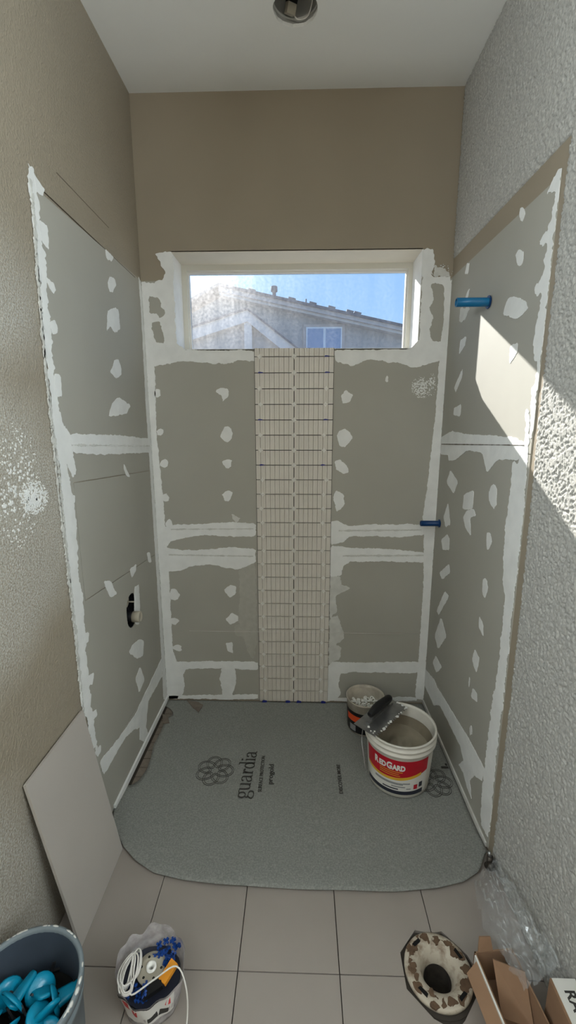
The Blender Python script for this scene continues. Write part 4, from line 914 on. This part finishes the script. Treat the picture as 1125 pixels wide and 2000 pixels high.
# ================================================================== RECESSED CAN LIGHT
cn = thing('recessed_light_can', 'open recessed light can with loose wire in the ceiling', 'light fixture', (LC[0], LC[1], H + .16))
lathe('housing', [(.084, -.148), (.084, -.02), (.080, -.008), (.0005, -.008)], (LC[0], LC[1], H + .16), 'canmetal', cn, 48)
lathe('rim_bead', [(.0835, -.135), (.079, -.132), (.079, -.128), (.0835, -.125)], (LC[0], LC[1], H + .16), 'canmetal', cn, 48)
V, Fc = boxv(-.017, .017, -.014, .014, -.036, .036); rm = Matrix.Rotation(.5, 3, 'Z') @ Matrix.Rotation(.5, 3, 'X')
mkobj('socket_block', [Vector((LC[0] - .014, LC[1] + .030, H + .046)) + rm @ Vector(v) for v in V], Fc, 'beige', cn)
V, Fc = boxv(-.0175, .0175, -.0145, .0145, -.006, .008); mkobj('dark_slot', [Vector((LC[0] - .014, LC[1] + .030, H + .046)) + rm @ Vector(v) for v in V], Fc, 'dark', cn)
tube('wire', spline([(LC[0] + .0, LC[1] + .01, H + .07), (LC[0] + .03, LC[1] + .015, H + .05), (LC[0] + .055, LC[1] - .02, H + .07), (LC[0] + .05, LC[1] - .05, H + .14)], 8), .003, 'black', cn)
tube('wire', spline([(LC[0] - .008, LC[1] + .045, H + .016), (LC[0] + .012, LC[1] + .062, H + .012), (LC[0] + .05, LC[1] + .05, H + .02), (LC[0] + .066, LC[1] - .01, H + .06), (LC[0] + .06, LC[1] - .03, H + .14)], 8), .0022, 'cord', cn)
# ================================================================== OUTSIDE
gd = struct(mkobj('ground', [(-40, .4, -.4), (40, .4, -.4), (40, 60, -.4), (-40, 60, -.4)], [(0, 1, 2, 3)], 'ground'))
HY = 7.0
ho = thing('neighbour_house', 'neighbouring stucco house with low sloping tiled roof seen through the window', 'house', (1, HY, -.4))
zl = lambda x: 3.928 - .2095 * (x + .4)     # lower edge of the rake boards
def ys(poly, y0, y1): return [(x, y0, z) for x, z in poly] + [(x, y1, z) for x, z in poly]
def prism(name, poly, y0, y1, m_, par): k = len(poly); return mkobj(name, ys(poly, y0, y1), [tuple(range(k)), tuple(range(k, 2 * k))] + [(i, (i + 1) % k, (i + 1) % k + k, i + k) for i in range(k)], m_, par)
XA_, XE = -.78, 4.2
prism('wall', [(-4.5, -.4), (XE, -.4), (XE, zl(XE) + .02), (XA_, zl(XA_) + .02), (-4.5, zl(XA_) - 1.85)], HY, HY + .25, 'hwall', ho)
prism('trim_board', [(XE + .3, zl(XE + .3)), (XE + .3, zl(XE + .3) + .05), (XA_, zl(XA_) + .05), (XA_, zl(XA_))], HY - .22, HY, 'fascia2', ho)
prism('rake_board', [(XE + .3, zl(XE + .3) + .05), (XE + .3, zl(XE + .3) + .115), (XA_, zl(XA_) + .135), (XA_, zl(XA_) + .05)], HY - .28, HY, 'fascia', ho)
rf_ = prism('roof', [(XE + .3, zl(XE + .3) + .115), (XE + .3, zl(XE + .3) + .155), (XA_, zl(XA_) + .185), (XA_, zl(XA_) + .135)], HY - .32, HY + 7, 'roof', ho)
prism('roof', [(XA_, zl(XA_) + .135), (XA_, zl(XA_) + .185), (-4.8, zl(XA_) - 1.82), (-4.8, zl(XA_) - 1.87)], HY - .32, HY + 7, 'roof', ho)
for px_ in (492, 570, 611, 648, 684, 699):
    x = hit(px_, 600, 1, HY - .3).x; z = zl(x) + .165; prism('ridge_tile', [(x - .07, z + .018), (x + .06, z - .01), (x + .075, z + .03), (x + .02, z + .045), (x - .06, z + .065)], HY - .3, HY + .1, 'roof', rf_)
lathe('vent_pipe', [(.05, 0), (.05, .12), (.035, .13), (.035, .22), (.065, .24), (.065, .33), (.05, .34), (.0005, .34)], (.258, HY + .1, 3.90), 'roof', rf_, 16)
tube('vent_pipe', [(.89, HY + .1, 3.75), (.89, HY + .1, 4.0)], .014, 'roof', rf_, 8)
hw = prism('window_trim', [(.84, 2.2), (1.66, 2.2), (1.66, 3.50), (.84, 3.50)], HY - .03, HY + .01, 'fascia', ho)
prism('window_frame', [(.895, 2.3), (1.604, 2.3), (1.604, 3.447), (.895, 3.447)], HY - .05, HY - .02, 'wfr', ho)
for x0, x1 in ((.925, 1.235), (1.285, 1.58)): prism('window_pane', [(x0, 2.32), (x1, 2.32), (x1, 3.415), (x0, 3.415)], HY - .058, HY - .045, 'hglass', ho)
po = thing('gabled_porch', 'pale gabled porch roof with centre post in front of the neighbouring house', 'porch', (0, 5, -.4))
ap, lf, rt = (-.045, 3.318), (-1.75, 2.805), (1.35, 2.272)
prism('gable_wall', [(-1.7, -.4), (1.3, -.4), (1.3, 2.25), (ap[0], 3.2), (-1.7, 2.74)], 5.1, 5.35, 'hwall', po)
bdl = .17
prism('rake_board', [ap, lf, (lf[0], lf[1] - bdl), (ap[0], ap[1] - bdl)], 4.98, 5.1, 'fascia2', po); prism('rake_board', [ap, rt, (rt[0], rt[1] - bdl * 1.25), (ap[0], ap[1] - bdl)], 4.98, 5.1, 'fascia2', po)
prism('post', [(-.10, -.4), (.02, -.4), (.02, 3.2), (-.10, 3.2)], 5.0, 5.12, 'fascia2', po)
prism('porch_roof', [ap, lf, (lf[0], lf[1] + .03), (ap[0], ap[1] + .03)], 4.95, 6.9, 'roof', po); prism('porch_roof', [ap, rt, (rt[0], rt[1] + .03), (ap[0], ap[1] + .03)], 4.95, 6.9, 'roof', po)
top(tube('string_line', [(.16, -.022, .453), (.60, -.0225, .452), (1.44, -.020, .449)], .0009, 'cord', None, 6), 'thin pale string stretched across the back wall and the fluted tiles', 'string')
